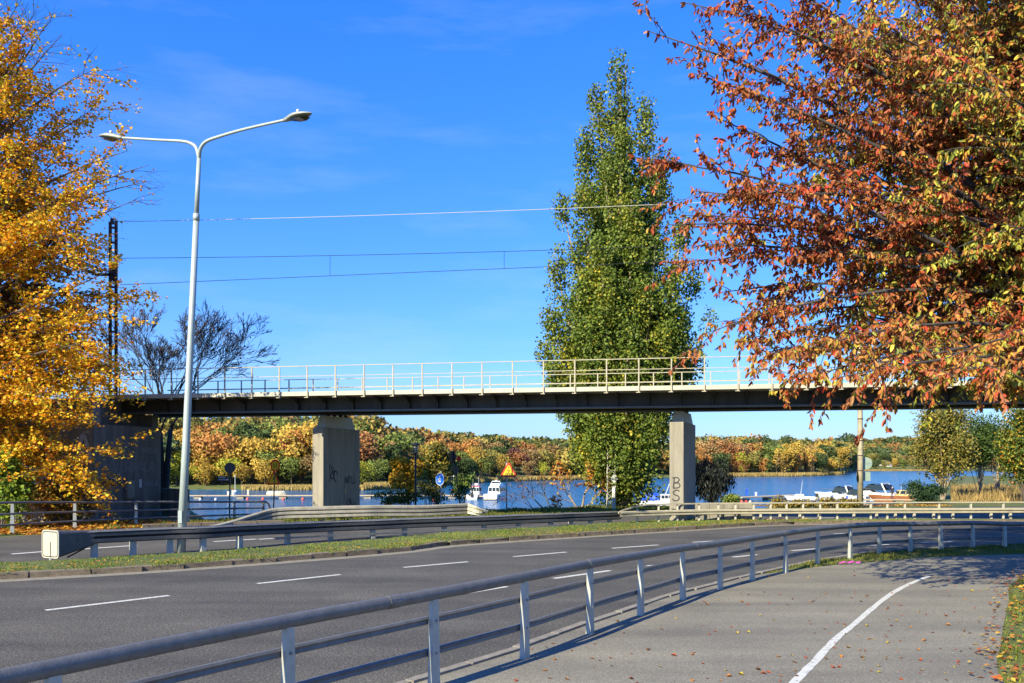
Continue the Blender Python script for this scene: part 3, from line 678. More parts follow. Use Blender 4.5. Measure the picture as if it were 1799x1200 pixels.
# graffiti BST on the end face
def stroke(pr, o, u, v, n, lines, sc, w, mt, name='graffiti'):
    mb = MB()
    for ln in lines:
        pts = smooth([o + u * (a * sc) + v * (b * sc) for a, b in ln], 5); mb.ribbon(pts, n, w, .006)
    return mb.build(name, mt, pr)
v3 = Vector((0, 0, 1)); ue = -PN; ne = -PD            # end face: u to the picture's right
eo = cR + PN * .55 + Vector((0, 0, .3))
Bl = [[(.15, 0), (.2, .5), (.25, 1.0)], [(.05, 1.0), (.5, 1.05), (.72, .85), (.55, .6), (.25, .52)], [(.25, .52), (.65, .5), (.8, .25), (.6, .05), (.12, .02)]]
Sl = [[(.75, .95), (.45, 1.05), (.15, .85), (.25, .62), (.6, .48), (.72, .22), (.5, .02), (.2, .05), (.05, .2)]]
Tl = [[(-.02, .72), (.3, .68), (.6, .55), (.95, .42)], [(.42, .62), (.38, .3), (.5, -.1)]]
for ln, z0 in ((Bl, 1.37), (Sl, .88), (Tl, .27)):
    stroke(pR, eo + ue * .09 + v3 * z0, ue, v3, ne, ln, .40, .045, M['graf'])
# small tags on the shaded side of the grey pier
us = PD; ns = -PN; so = cL + Vector((0, 0, .3))
stroke(pL, so + us * .45 + v3 * 1.6, us, v3, ns, [[(0, .9), (.1, .3), (.05, -.1)], [(.15, .95), (.3, .5), (.1, .2), (.5, .1)], [(.4, .8), (.45, .3), (.6, 0)], [(.2, .4), (.7, .55), (.9, .3)], [(.6, .6), (.5, .1), (.75, -.1)]], .75, .06, M['graf'])
stroke(pL, so + us * 1.7 + v3 * 1.45, us, v3, ns, [[(0, 0), (.1, .5), (.2, 0), (.3, .5), (.35, 0)], [(.5, 0), (.5, .5), (.8, .45), (.55, .25), (.8, 0)], [(.95, .5), (1.0, 0), (1.2, .05)], [(1.3, .5), (1.3, 0), (1.6, .1)]], .6, .05, M['graf'])
stroke(pL, so + us * 1.8 + v3 * .35, us, v3, ns, [[(0, .5), (.3, .1), (.5, .6), (.8, 0), (1.0, .5)], [(.2, .6), (.9, .1), (1.2, .3)]], .7, .05, M['graf'])
MB().ribbon([so + us * 1.75 + v3 * 1.0, so + us * 1.75 + v3 * 1.2], ns, .06, .006).build('sticker', M['yellow'], pL)

# abutment, wing wall, low walls
ab = root('bridge_abutment', (-15.6, 35, 0), 'dark graffiti covered concrete abutment carrying the bridge end behind the yellow maple', 'abutment')
ax = Vector((-15.76, 38.3, 0)); ad = -PD; an = PN; AL = 3.7
def AB(u, d, z): return ax + ad * u + an * d + Vector((0, 0, z))
def abx(u0, u1, d0, d1, z0, z1): return MB().prism([AB(u0, d0, z0), AB(u1, d0, z0), AB(u1, d1, z0), AB(u0, d1, z0)], (0, 0, z1 - z0))
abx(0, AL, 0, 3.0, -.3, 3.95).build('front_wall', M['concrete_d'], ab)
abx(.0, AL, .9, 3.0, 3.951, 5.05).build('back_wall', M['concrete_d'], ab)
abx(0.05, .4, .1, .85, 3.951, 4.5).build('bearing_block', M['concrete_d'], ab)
W0 = AB(AL, .02, 0) + Vector((-.03, 0, 0)); wd = -BE; wn_ = BN
def WW(u, z, d=0.0): return W0 + wd * u + wn_ * d + Vector((0, 0, z))
ww = MB().prism([WW(0, -.3), WW(0, 5.05), WW(4.2, 4.7), WW(9, 3.4), WW(15, 1.5), WW(15, -.3)], wn_ * .5).build('wing_wall', M['concrete'], ab)
wu = BE; wo = WW(5.6, 2.5, -.004)
wl_ = [[(0, 0), (.1, .9), (.35, .2), (.6, .95), (.75, 0)], [(1.0, 0), (1.0, .95), (1.45, .7), (1.05, .45), (1.5, 0)], [(1.9, .9), (1.7, .4), (2.0, 0), (2.35, .3), (2.3, .8), (1.95, .9)], [(2.7, 0), (2.75, .95), (3.1, .1), (3.2, .95)], [(3.6, .9), (3.5, .1), (4.0, 0)], [(4.3, 0), (4.5, .9), (4.8, 0)], [(4.35, .35), (4.75, .35)]]
stroke(ab, wo, wu, v3, -wn_, wl_, 1.15, .17, M['graf_w'])
stroke(ab, WW(5.0, 1.1, -.004), wu, v3, -wn_, wl_[:5], 1.0, .15, M['graf_w'])
tagl = [[(0, 0), (.05, .5), (.2, .1), (.35, .5), (.4, 0)], [(.5, .1), (.7, .5), (.85, .1), (.6, .2)], [(1.0, .5), (.95, 0), (1.3, .1)], [(1.4, 0), (1.5, .5), (1.75, .3), (1.5, .2), (1.8, 0)]]
for (u, z, sc, mt) in ((3.45, 1.95, 1.0, 'graf_g'), (3.3, 1.4, .6, 'graf'), (1.7, 2.0, .75, 'graf_g'), (.95, 1.35, .45, 'graf_g'), (3.2, .15, .5, 'graf_g'), (3.2, 2.9, .8, 'graf_g'), (1.1, 2.8, .5, 'graf_g')):
    stroke(ab, AB(u, -.002, z), -ad, v3, -an, tagl, sc, .05, M[mt])
cab = root('cable_cabinet', AB(1.9, -.2, .9), 'grey metal cabinet fixed to the dark abutment wall', 'cabinet')
abx(1.72, 2.15, -.2, -.01, .85, 1.62).build('casing', M['steel_dull'], cab); abx(1.75, 2.12, -.215, -.202, .88, 1.59).build('door', M['steel_dull'], cab)
pl = root('notice_board', AB(1.4, -.1, .9), 'tall narrow grey panel with a small white notice on the abutment wall', 'notice board')
abx(1.15, 1.6, -.06, -.01, .45, 1.95).build('panel', M['concrete_d'], pl); abx(1.18, 1.33, -.07, -.062, 1.3, 1.66).build('notice', M['whitesign'], pl)
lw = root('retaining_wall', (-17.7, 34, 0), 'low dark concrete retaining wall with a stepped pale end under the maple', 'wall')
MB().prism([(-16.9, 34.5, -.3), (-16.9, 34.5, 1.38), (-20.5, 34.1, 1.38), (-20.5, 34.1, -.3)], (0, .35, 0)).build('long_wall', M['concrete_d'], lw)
MB().prism([(-18.2, 33.2, -.2), (-19.5, 33.3, -.2), (-19.5, 33.7, -.2), (-18.2, 33.6, -.2)], (0, 0, .92)).build('end_block', M['concrete'], lw)
MB().prism([(-16.75, 33.95, -.2), (-16.55, 33.95, -.2), (-16.55, 34.15, -.2), (-16.75, 34.15, -.2)], (0, 0, 1.05)).build('pillar', M['concrete'], lw)
lw2 = root('shore_wall', (-13.9, 39, 0), 'low dark wall beside the bare tree at the water edge', 'wall')
MB().prism([(-16.2, 39.5, -.6), (-14.35, 37.6, -.6), (-14.35, 38.0, -.6), (-16.2, 39.9, -.6)], (0, 0, 1.8)).build('coping', M['concrete_d'], lw2)
# gravel footpath in front of the abutment
gp_ = smooth([Vector(p) for p in ((-17.5, 31.6, 0), (-14.5, 33.0, 0), (-12.5, 34.6, 0))], 6); gq = smooth([Vector(p) for p in ((-18.0, 32.8, 0), (-15.2, 34.5, 0), (-13.2, 35.4, 0))], 6)
strip('gravel_path', gq, gp_, 0.006, M['gutter'], 'pale gravel path at the foot of the abutment', 30)
# grassy embankment carrying the line on to the left
MB().prism([(-20.6, 37.9, -.5), (-20.6, 37.9, 5.0), (-60, 42, 5.0), (-60, 42, -.5)], (.8, 7, 0)).build('embankment', M['ground'], o=Vector((-30, 40, 0)))
tag(bpy.data.objects['embankment'], 'grassy railway embankment behind the maple', kind='structure')
# concrete noise panels beside the lettered pier
cpn = root('panel_wall', (8.2, 33.9, 0), 'low wall of four pale concrete panels beside the lettered pier', 'wall')
a_ = P(1223, 918.4); b_ = P(1324, 917.5)
for k in range(4):
    p = a_.lerp(b_, k / 4 + .004); q = a_.lerp(b_, (k + 1) / 4 - .004)
    MB().prism([(p.x, p.y + .16, -.05), (q.x, q.y + .16, -.05), (q.x, q.y + .26, -.05), (p.x, p.y + .26, -.05)], (0, 0, .80)).build('panel', M['concrete'], cpn)
# ---------------------------------------------------------------- trees
def vrand(r): 
    v = Vector((r.gauss(0, 1), r.gauss(0, 1), r.gauss(0, 1))); return v.normalized()
def bez(a, b, c, n): return [a * (1 - t) ** 2 + b * (2 * t * (1 - t)) + c * t ** 2 for t in [i / n for i in range(n + 1)]]
class Leaves:
    def __init__(s): s.p = []; s.d = []; s.n = []; s.k = []
    def add(s, p, d, n, k=0.0): s.p.append(tuple(p)); s.d.append(tuple(d)); s.n.append(tuple(n)); s.k.append(k)

# ---- cherry with red and orange autumn leaves, reaching in over the path
def cherry():
    r = random.Random(11); base = Vector((14.4, 15.6, 0)); wood = MB(); tw = MB(); lv = Leaves()
    T = root('cherry_tree', base, 'large cherry tree with drooping red, orange and yellow leaves overhanging the footpath', 'tree')
    top = base + Vector((-.6, .3, 2.6))
    MB().tube(bez(base, base + Vector((0, 0, 1.4)), top, 6), [.34, .30, .27, .25, .24, .23, .22], 12).build('trunk', M['bark'], T, True)
    C = Vector((13.2, 16.0, 8.6)); Rr = (8.6, 5.2, 7.2)
    tips = []
    for (px, py, Y) in ((1140, 55, 15.5), (1205, 5, 16), (1215, 128, 14.5), (1255, 205, 15), (1168, 285, 14.0), (1218, 335, 15.5), (1172, 395, 14.5), (1228, 432, 14.5), (1222, 465, 15.5), (1258, 515, 16.5), (1232, 588, 14.5), (1300, 596, 15.5), (1258, 345, 14), (1205, 378, 16.5),
                        (1345, 625, 14), (1400, 670, 13), (1470, 664, 12.5), (1560, 650, 13), (1620, 640, 14), (1700, 650, 12), (1770, 660, 12.5), (1830, 650, 13), (1660, 630, 12), (1500, 625, 14), (1430, 610, 13.5), (1300, 20, 15), (1360, -40, 15), (1290, 100, 17), (1320, 560, 16), (1380, 620, 17), (1590, 660, 15), (1745, 650, 15)):
        tips.append((at(px, Y, py), True))
    n = 0
    while n < 175:
        v = vrand(r); k = r.uniform(.4, 1.0) ** .7; p = C + Vector((v.x * Rr[0] * k, v.y * Rr[1] * k, v.z * Rr[2] * k))
        px = CX + FPX * p.x / p.y
        if p.z < 4.0 or px > 2000: continue
        if p.z > 13.5 and r.random() < .5: continue
        tips.append((p, False)); n += 1
    def leafy(pts, dens, redness):
        L = arclen(pts); s = .08
        while s < L[-1]:
            p, t = sample(pts, L, s); s += r.uniform(.5, 1.5) / dens
            for _ in range(r.choice((1, 2, 2))):
                d = (vrand(r) * .75 + t * .25 + Vector((0, 0, -.85))).normalized()
                lv.add(p + vrand(r) * .03 + d * .02, d, vrand(r), redness)
        e = pts[-1]
        for _ in range(3):
            d = (vrand(r) * .8 + (pts[-1] - pts[-2]).normalized() * .6 + Vector((0, 0, -.7))).normalized(); lv.add(e, d, vrand(r), redness)
    for tip, edge in tips:
        h = r.uniform(.5, 1.0); st = base.lerp(top, h) if r.random() < .3 else top + Vector((0, 0, r.uniform(0, 1.2)))
        dist = (tip - st).length
        ctl = st.lerp(tip, .5) + Vector((0, 0, dist * r.uniform(.10, .24))) + vrand(r) * .3
        pts = bez(st, ctl, tip, 10); r0 = .022 + .0075 * dist
        wood.tube(pts, [lerp(r0, .008, (i / 10) ** .8) for i in range(11)], 6)
        red = (0.85 if edge else 0.22 + .40 * min(1, max(0, (tip.z - 5) / 6))) - .34 * (tip.x - 6) / 6 - (.28 if tip.z < 5.0 else 0) - .08
        nsec = int(dist * (1.5 if edge else 1.35)) + 3
        for _ in range(nsec):
            t = r.uniform(.32, .98) ** .85; k = min(int(t * 10), 9); p = pts[k].lerp(pts[k + 1], t * 10 - k); ax_ = (pts[k + 1] - pts[k]).normalized()
            side = vrand(r); side.z *= .4; d = (ax_ * 1.0 + side * .9 + Vector((0, 0, .05))).normalized()
            Ls = (r.uniform(.5, 1.1) if edge and t > .6 else r.uniform(.9, 2.0)) * (1.15 - .45 * t)
            k_d = r.uniform(-.12, .12); q = p + d * Ls; mid = p.lerp(q, .5) + Vector((0, 0, Ls * .10))
            b = bez(p, mid, q - Vector((0, 0, Ls * .12)), 4); tw.tube(b, [.012, .010, .008, .006, .004], 3, False)
            leafy(b, 14, red + r.uniform(-.25, .25))
            for _ in range(3 if not edge else 2):
                tt = r.uniform(.25, .95); k2 = min(int(tt * 4), 3); p2 = b[k2].lerp(b[k2 + 1], tt * 4 - k2)
                d2 = (d * .8 + vrand(r) * .8).normalized(); L2 = r.uniform(.35, .8); q2 = p2 + d2 * L2 - Vector((0, 0, L2 * .18))
                b2 = [p2, p2.lerp(q2, .5) + Vector((0, 0, .03)), q2]; tw.tube(b2, [.006, .005, .003], 3, False)
                leafy(b2, 15, red + r.uniform(-.25, .25))
        leafy(pts[6:], 9, red)
    wood.build('branch', M['bark_dark'], T, True); tw.build('twigs', M['bark_dark'], T)
    rg = np.random.default_rng(5); n = len(lv.p); P_ = np.array(lv.p); D = np.array(lv.d); N = np.array(lv.n); K = np.array(lv.k) + rg.normal(0, .22, n)
    red = pick_cols(rg, n, [(.28, .058, .022), (.40, .04, .018), (.21, .065, .024), (.32, .125, .035)], [4, .8, 4, 4.5]); mid = pick_cols(rg, n, [(.38, .19, .035), (.35, .25, .035), (.30, .12, .035), (.26, .12, .035)]); grn = pick_cols(rg, n, [(.36, .31, .045), (.25, .26, .04), (.14, .17, .03), (.48, .37, .05)], [3, 4, 4, 1.5])
    tint = np.where((K > .55)[:, None], red, np.where((K > .28)[:, None], mid, grn))
    Lg = rg.uniform(.08, .145, n); W = Lg * rg.uniform(.36, .48, n)
    # the leaves that show largest hang as single parts; the rest are one mass
    vis = (P_[:, 0] / P_[:, 1] < .59) & (P_[:, 2] < 10.2); near = np.argsort(np.where(vis, P_[:, 1], 99))[:300]
    mask = np.ones(n, bool); mask[near] = False
    lo = P_ - np.array(base)
    o = link('foliage', leaf_cloud6('foliage', lo[mask], D[mask], N[mask], Lg[mask], W[mask], tint[mask], M['leaf_red']), T); o['kind'] = 'stuff'
    kinds = []
    for c in ((.30, .10, .04), (.42, .24, .045), (.32, .28, .045), (.40, .065, .028)):
        kinds.append(leaf_cloud6('leaf', np.zeros((1, 3)), np.array([[0, 0, -1.0]]), np.array([[0, -1.0, 0]]), [.17], [.068], np.array([c]), M['leaf_red']))
    for j in near:
        kk = int(np.argmin([abs(tint[j][1] - c) + (0 if tint[j][0] > .2 else .1) for c in (.10, .24, .30, .07)]))
        l_ = bpy.data.objects.new('leaf', kinds[kk]); COL.objects.link(l_); l_.parent = T; l_.location = lo[j]
        q = Vector((0, 0, -1)).rotation_difference(Vector(D[j])); l_.rotation_euler = (q.to_matrix() @ Matrix.Rotation(r.uniform(0, 6.28), 3, 'Z')).to_euler(); s_ = Lg[j] / .17; l_.scale = (s_,) * 3
    return n
n_cherry = cherry()

# ---- generic leafy tree grown from limbs to points in its crown
def limb_tree(name, label, base, trunk_top, trunk_r, C, R, nl, leaf, width, cols, wts, seed, zmin=0.5, dens=9, sec=8, bark='bark', flat=.4, skip=None, extra=(), jit=.25, bare=lambda p: False, twigdrop=.05, group=None, depthk=None, trans='leaf', secL=(.8, 1.9)):
    r = random.Random(seed); rg = np.random.default_rng(seed); base = Vector(base); top = base + Vector(trunk_top); wood = MB(); lv = Leaves()
    T = root(name, base, label, 'tree', group)
    MB().tube(bez(base - Vector((0, 0, .4)), base.lerp(top, .5) + vrand(r) * .1, top, 6), [lerp(trunk_r, trunk_r * .6, i / 6) for i in range(7)], 9).build('trunk', M[bark], T, True)
    C = base + Vector(C); tips = [(Vector(e), True) for e in extra]; tries = 0
    while len(tips) < nl + len(extra) and tries < 5000:
        tries += 1; v = vrand(r); k = r.uniform(.4, 1.0) ** .6; p = C + Vector((v.x * R[0] * k, v.y * R[1] * k, v.z * R[2] * k))
        if p.z < base.z + zmin or (skip and skip(p)): continue
        tips.append((p, False))
    for tip, edge in tips:
        f = min(1, max(.25, (tip.z - base.z) / max(.1, (C.z + R[2] * .6 - base.z))))
        st = base.lerp(top, f * .95); dist = (tip - st).length
        ctl = st.lerp(tip, .5) + Vector((0, 0, dist * r.uniform(.02, .16))) + vrand(r) * .25
        pts = bez(st, ctl, tip, 8); r0 = min(trunk_r * .5, .02 + .012 * dist)
        wood.tube(pts, [lerp(r0, .008, (i / 8) ** .8) for i in range(9)], 5)
        for _ in range(sec):
            t = r.uniform(.35, 1.0); k = min(int(t * 8), 7); p = pts[k].lerp(pts[k + 1], t * 8 - k); ax_ = (pts[k + 1] - pts[k]).normalized()
            side = vrand(r); side.z *= flat; d = (ax_ * .7 + side).normalized(); Ls = r.uniform(*secL); q = p + d * Ls - Vector((0, 0, Ls * twigdrop)); b = [p, p.lerp(q, .5) + vrand(r) * .08, q]
            wood.tube(b, [.014, .009, .004], 3, False)
            nb = bare(q)
            if nb:
                for _ in range(3):
                    p2 = b[1].lerp(b[2], r.random()); q2 = p2 + (d + vrand(r) * .7).normalized() * r.uniform(.4, .9); wood.tube([p2, q2], [.006, .003], 3, False)
            m = int(dens * Ls * (.12 if nb else 1)) + (0 if nb else 2)
            for _ in range(m):
                t2 = r.uniform(.15, 1.05); c = b[0].lerp(b[2], t2) + vrand(r) * r.uniform(0, .28)
                dd = vrand(r); dd.z = dd.z * .5 - .3; nn = vrand(r) * .8 + Vector((0, 0, .9))
                lv.add(c, dd, nn)
    wood.build('branches', M[bark], T)
    n = len(lv.p); lo = np.array(lv.p) - np.array(base); tint = pick_cols(rg, n, cols, wts, jit)
    # neighbouring leaves turn together
    ph = np.sin(lo[:, 0] * 1.3 + 1.7) * np.sin(lo[:, 1] * 1.1 + .4) * np.sin(lo[:, 2] * 1.2); tint = tint * (1 + .22 * ph[:, None])
    L = rg.uniform(.75, 1.25, n) * leaf
    o = link('crown', leaf_cloud('crown', lo, np.array(lv.d), np.array(lv.n), L, L * width, np.clip(tint, 0, 1), M[trans]), T); o['kind'] = 'stuff'
    return T
# yellow maple beside the abutment
mb_ = Vector((-21.6, 32.3, 0))
def maple_bare(p):
    px = CX + FPX * p.x / p.y; py = HY - FPX * (p.z - H) / p.y
    return (py < 120 and px > 40) or (px > 195 and 230 < py < 420) or (py < 20)
ex = [at(262, 31.3, 290), at(255, 32.3, 320), at(240, 31.8, 350), at(225, 31.8, 265), at(170, 31.8, 120), at(110, 31.8, 60), at(165, 32.8, 190), at(205, 30.8, 470), at(208, 31.3, 560), at(235, 31.8, 520), at(218, 30.8, 665), at(200, 30.8, 730), at(190, 31.3, 790), at(160, 30.8, 830), at(200, 32.3, 640), at(120, 30.8, 850),
      at(210, 31.8, 690), at(180, 30.3, 600), at(170, 30.8, 860), at(60, 29.8, 830), at(100, 30.3, 790), at(140, 29.8, 700), at(60, 32.8, 20), at(90, 31.8, 30), at(30, 31.8, 10)]
limb_tree('maple_tree', 'big maple full of golden yellow leaves in front of the bridge abutment', mb_, (0.3, 0, 13), .38, (0.7, -.6, 10.4), (6.1, 3.6, 10.6), 165, .125, .9,
          [(.80, .44, .02), (.70, .31, .02), (.66, .47, .03), (.38, .38, .03), (.62, .20, .02)], [6, 4, 3, 2.2, 1.6], 21, 1.0, 32, 16, 'bark', .35, lambda p: CX + FPX * p.x / p.y < -420 or (p.y > 34.2 and p.z < 6.5), ex, bare=maple_bare)
# second, darker bough behind it
limb_tree('maple_tree', 'dark leaved maple standing behind the yellow maple next to the rusty mast', (-23.2, 36.6, 4.4), (0, 0, 5), .3, (1.8, 0, 4.6), (4.2, 2.2, 4.2), 42, .19, .8,
          [(.22, .07, .03), (.30, .12, .03), (.16, .10, .03), (.36, .16, .03)], None, 22, 2.0, 16, 9, 'bark', .4, lambda p: CX + FPX * p.x / p.y < -60)

# ---- poplar made of upright plumes
def poplar():
    r = random.Random(31); rg = np.random.default_rng(31); Y0 = 46.0; base = Vector(((1094 - CX) / FPX * Y0, Y0, -.5))
    T = root('poplar_tree', base, 'tall green columnar poplar rising behind the bridge beside the lettered pier', 'tree'); wood = MB()
    MB().tube([base, base + Vector((.1, 0, 8)), base + Vector((-.1, 0, 16)), base + Vector((-.15, .1, 24))], [.55, .42, .25, .06], 10).build('trunk', M['bark_pale'], T, True)
    plumes = [(1090, 104, 640, 23, 0), (1086, 230, 640, 34, -1.2), (1052, 166, 420, 23, .4), (1135, 182, 480, 31, -.3), (1066, 270, 560, 24, .6), (1112, 300, 600, 26, -.6), (1032, 250, 520, 27, .8), (1170, 272, 560, 29, .5), (1045, 350, 640, 24, .2), (1152, 350, 640, 24, 0), (1110, 350, 800, 44, -1.8), (1072, 390, 760, 40, 1.0), (1140, 420, 760, 40, 1.2), (1100, 480, 820, 66, 0), (1035, 480, 830, 42, -1.8), (1185, 480, 780, 38, -1.6), (958, 600, 800, 26, .6), (1003, 590, 840, 40, 1.0), (1222, 610, 770, 32, -.8), (990, 350, 600, 21, -.6), (1020, 340, 690, 26, -1.4),
              (1203, 396, 690, 28, -.8), (1060, 420, 860, 50, -2.6), (975, 446, 760, 29, .2), (1222, 468, 760, 28, .8), (962, 538, 810, 30, -.8), (1246, 556, 770, 24, -.4), (1010, 520, 850, 46, -2.0), (1150, 430, 800, 50, -2.0), (1190, 560, 800, 42, -1.6),
              (1100, 560, 890, 60, -2.8), (1040, 640, 895, 50, -1.6), (1140, 640, 860, 46, -2.4), (985, 650, 840, 40, .4), (1215, 640, 790, 34, .4), (1085, 740, 905, 58, -1.8), (1120, 800, 905, 48, -1.4), (1102, 112, 190, 8, .4), (1150, 250, 480, 36, 1.6), (1075, 300, 700, 46, 2.4), (1130, 500, 850, 60, 2.4), (1030, 560, 850, 60, 2.4)]
    pos = []; nr = []; dr = []
    for (px, y0, y1, hw, dy) in plumes:
        Yp = Y0 + dy; k = Yp / FPX; zt = H - (y0 - HY) * k; zb = H - (y1 - HY) * k; x0 = (px - CX) * k; rad_ = hw * k
        foot = base + Vector((0, 0, max(.6, (zb + .5) * .75))); xr = base.x
        ax_ = bez(foot, Vector((lerp(xr, x0, .75), lerp(Y0, Yp, .8), lerp(zb, zt, .35))), Vector((x0 + r.uniform(-.2, .2), Yp, zt)), 12)
        wood.tube(ax_, [lerp(.16, .015, i / 12) for i in range(13)], 5)
        Ls = arclen(ax_); m = int((zt - zb) * rad_ * 430) + 160; clump = []
        nc = int((zt - zb) * 2.7 * (1 + rad_ * .6)) + 6
        for _ in range(nc):
            t = r.random(); f_ = t ** .9; w_ = rad_ * (math.sin(math.pi * min(1, .12 + f_ * .9)) ** .75) * 1.0 + .10
            p, tg = sample(ax_, Ls, Ls[-1] * (.12 + .88 * t)); a = r.uniform(0, 6.283); q = math.sqrt(r.random()) * w_
            clump.append((p + Vector((math.cos(a) * q, math.sin(a) * q, r.uniform(-.2, .2))), Vector((math.cos(a), math.sin(a), .25)), q / w_))
        for _ in range(m):
            c, o_, e = clump[r.randrange(nc)]; cr = (.20 + .26 * r.random() + rad_ * .10)
            v = vrand(r) * cr * Vector((1, 1, 1)).x; v.z *= 1.5; p = c + v
            pos.append(p); nr.append(o_ * .5 + vrand(r) * .8 + Vector((0, 0, .2))); d = vrand(r); d.z -= .4; dr.append(d)
    wood.build('branches', M['bark_pale'], T)
    lo = np.array([tuple(p) for p in pos]) - np.array(base); n = len(lo)
    tint = pick_cols(rg, n, [(.135, .19, .026), (.185, .23, .036), (.080, .125, .02), (.36, .31, .035)], [5, 4, 3.5, .8], .25)
    yel = np.sin(lo[:, 2] * .9 + lo[:, 0] * 1.9) * np.sin(lo[:, 0] * .8 - lo[:, 2] * .37 + 1); tint[:, 0] *= 1 + .5 * np.clip(yel, 0, 1); tint[:, 1] *= 1 + .25 * np.clip(yel, 0, 1)
    L = rg.uniform(.115, .19, n)
    o = link('crown', leaf_cloud('crown', lo, np.array([tuple(p) for p in dr]), np.array([tuple(p) for p in nr]), L, L * .85, np.clip(tint, 0, 1), M['leaf']), T); o['kind'] = 'stuff'
    return n
n_pop = poplar()

# ---- bare tree behind the left end of the bridge
def bare_tree(name, label, base, forks, seed, r0, depth, bark, leafcols=None, nleaf=0, fan=.55, L0=4.0, cat='tree', up=.18, leaf=.12, stem=0):
    r = random.Random(seed); base = Vector(base); T = root(name, base, label, cat); tips = []; wood = MB(); tr = MB()
    def grow(p, d, L, rd, k):
        n = 4; pts = [p]; dd = d.copy()
        for i in range(n):
            dd = (dd + vrand(r) * .13 + Vector((0, 0, up * .25))).normalized(); pts.append(pts[-1] + dd * L / n)
        mb = tr if k == depth else wood
        mb.tube(pts, [max(.0095, lerp(rd, rd * .62, i / n)) for i in range(n + 1)], 7 if k >= depth - 1 else (4 if k > 1 else 3), k >= depth - 1)
        if k <= 1: tips.extend(pts[2:])
        if k == 0: return
        m = r.choice((2, 3, 3) if k > 2 else (3, 3, 3)) if k > 1 else 3
        for j in range(m):
            i = n if j == 0 else r.choice((2, 3, 4)); nd = (dd * 1.0 + vrand(r) * fan).normalized()
            grow(pts[i], nd, L * r.uniform(.60, .85), rd * (.66 if j == 0 else .55), k - 1)
    for i_, (dx, dy, dz, L, rr_) in enumerate(forks):
        st_ = base.copy()
        if stem:
            st_ = base + Vector((stem * (.10 if i_ % 2 else -.03), 0, stem + .25 * i_)); tr.tube(bez(base + Vector((.1 * (i_ % 2), 0, -.3)), base + Vector((.15 * (i_ % 2), 0, stem * .5)), st_, 5), [.24, .21, .18, .16, .14, .12], 8) if i_ < 2 else None
        grow(st_, Vector((dx, dy, dz)).normalized(), L, rr_, depth)
    tr.build('trunk', M[bark], T, True); bo_ = wood.build('branches', M[bark], T); bo_['kind'] = 'stuff'
    if nleaf:
        rg = np.random.default_rng(seed); pk = [tips[r.randrange(len(tips))] for _ in range(nleaf)]; lo = np.array([tuple(p) for p in pk]) - np.array(base) + rg.normal(0, .05, (nleaf, 3))
        L = rg.uniform(.7, 1.2, nleaf) * leaf
        o = link('leaves', leaf_cloud('leaves', lo, rg.normal(0, 1, (nleaf, 3)) - np.array([0, 0, .5]), rg.normal(0, 1, (nleaf, 3)), L, L * .7, pick_cols(rg, nleaf, leafcols), M['leaf']), T); o['kind'] = 'stuff'
    return T
bare_tree('bare_tree', 'nearly leafless dark tree spreading above the bridge railing behind the lamp post', (-17.8, 43.5, -.3), ((.22, 0, 1, 1.92, 0.056), (.75, -.1, .9, 2.22, 0.056), (-.15, .1, 1, 1.85, 0.053), (-.65, 0.2, .9, 1.78, 0.045), (1.2, .1, .7, 2.29, 0.049), (.5, .2, 1, 2.00, 0.049), (.05, -.25, 1, 1.70, 0.049), (1.5, 0, .35, 2.00, 0.041)), 43, .2, 6, 'bark_dark', [(.14, .06, .03), (.30, .13, .03), (.06, .04, .03)], 420, .5, 4.2, up=.10, stem=4.2)
bare_tree('sapling', 'small half bare sapling with a few orange leaves on the bank beside the warning sign', (3.55, 44.6, -.2), ((.3, 0, 1, 1.0, .07), (-.8, .1, .9, 1.25, .05), (.9, 0, .7, 1.1, .045)), 46, .06, 3, 'bark_pale', [(.55, .25, .03), (.50, .16, .03), (.45, .32, .05)], 700, .75, 1.2, up=.05, leaf=.16)
bare_tree('sapling', 'thin sprawling brown twigs of a bare shrub leaning over the bank', (2.1, 44.8, -.3), ((-.9, .1, .75, 1.3, .04), (-.3, 0, 1, 1.0, .04), (-1, 0, .3, 1.1, .03)), 47, .04, 3, 'bark', [(.35, .16, .04), (.25, .12, .05)], 110, .7, 1.1, up=.03, leaf=.12)

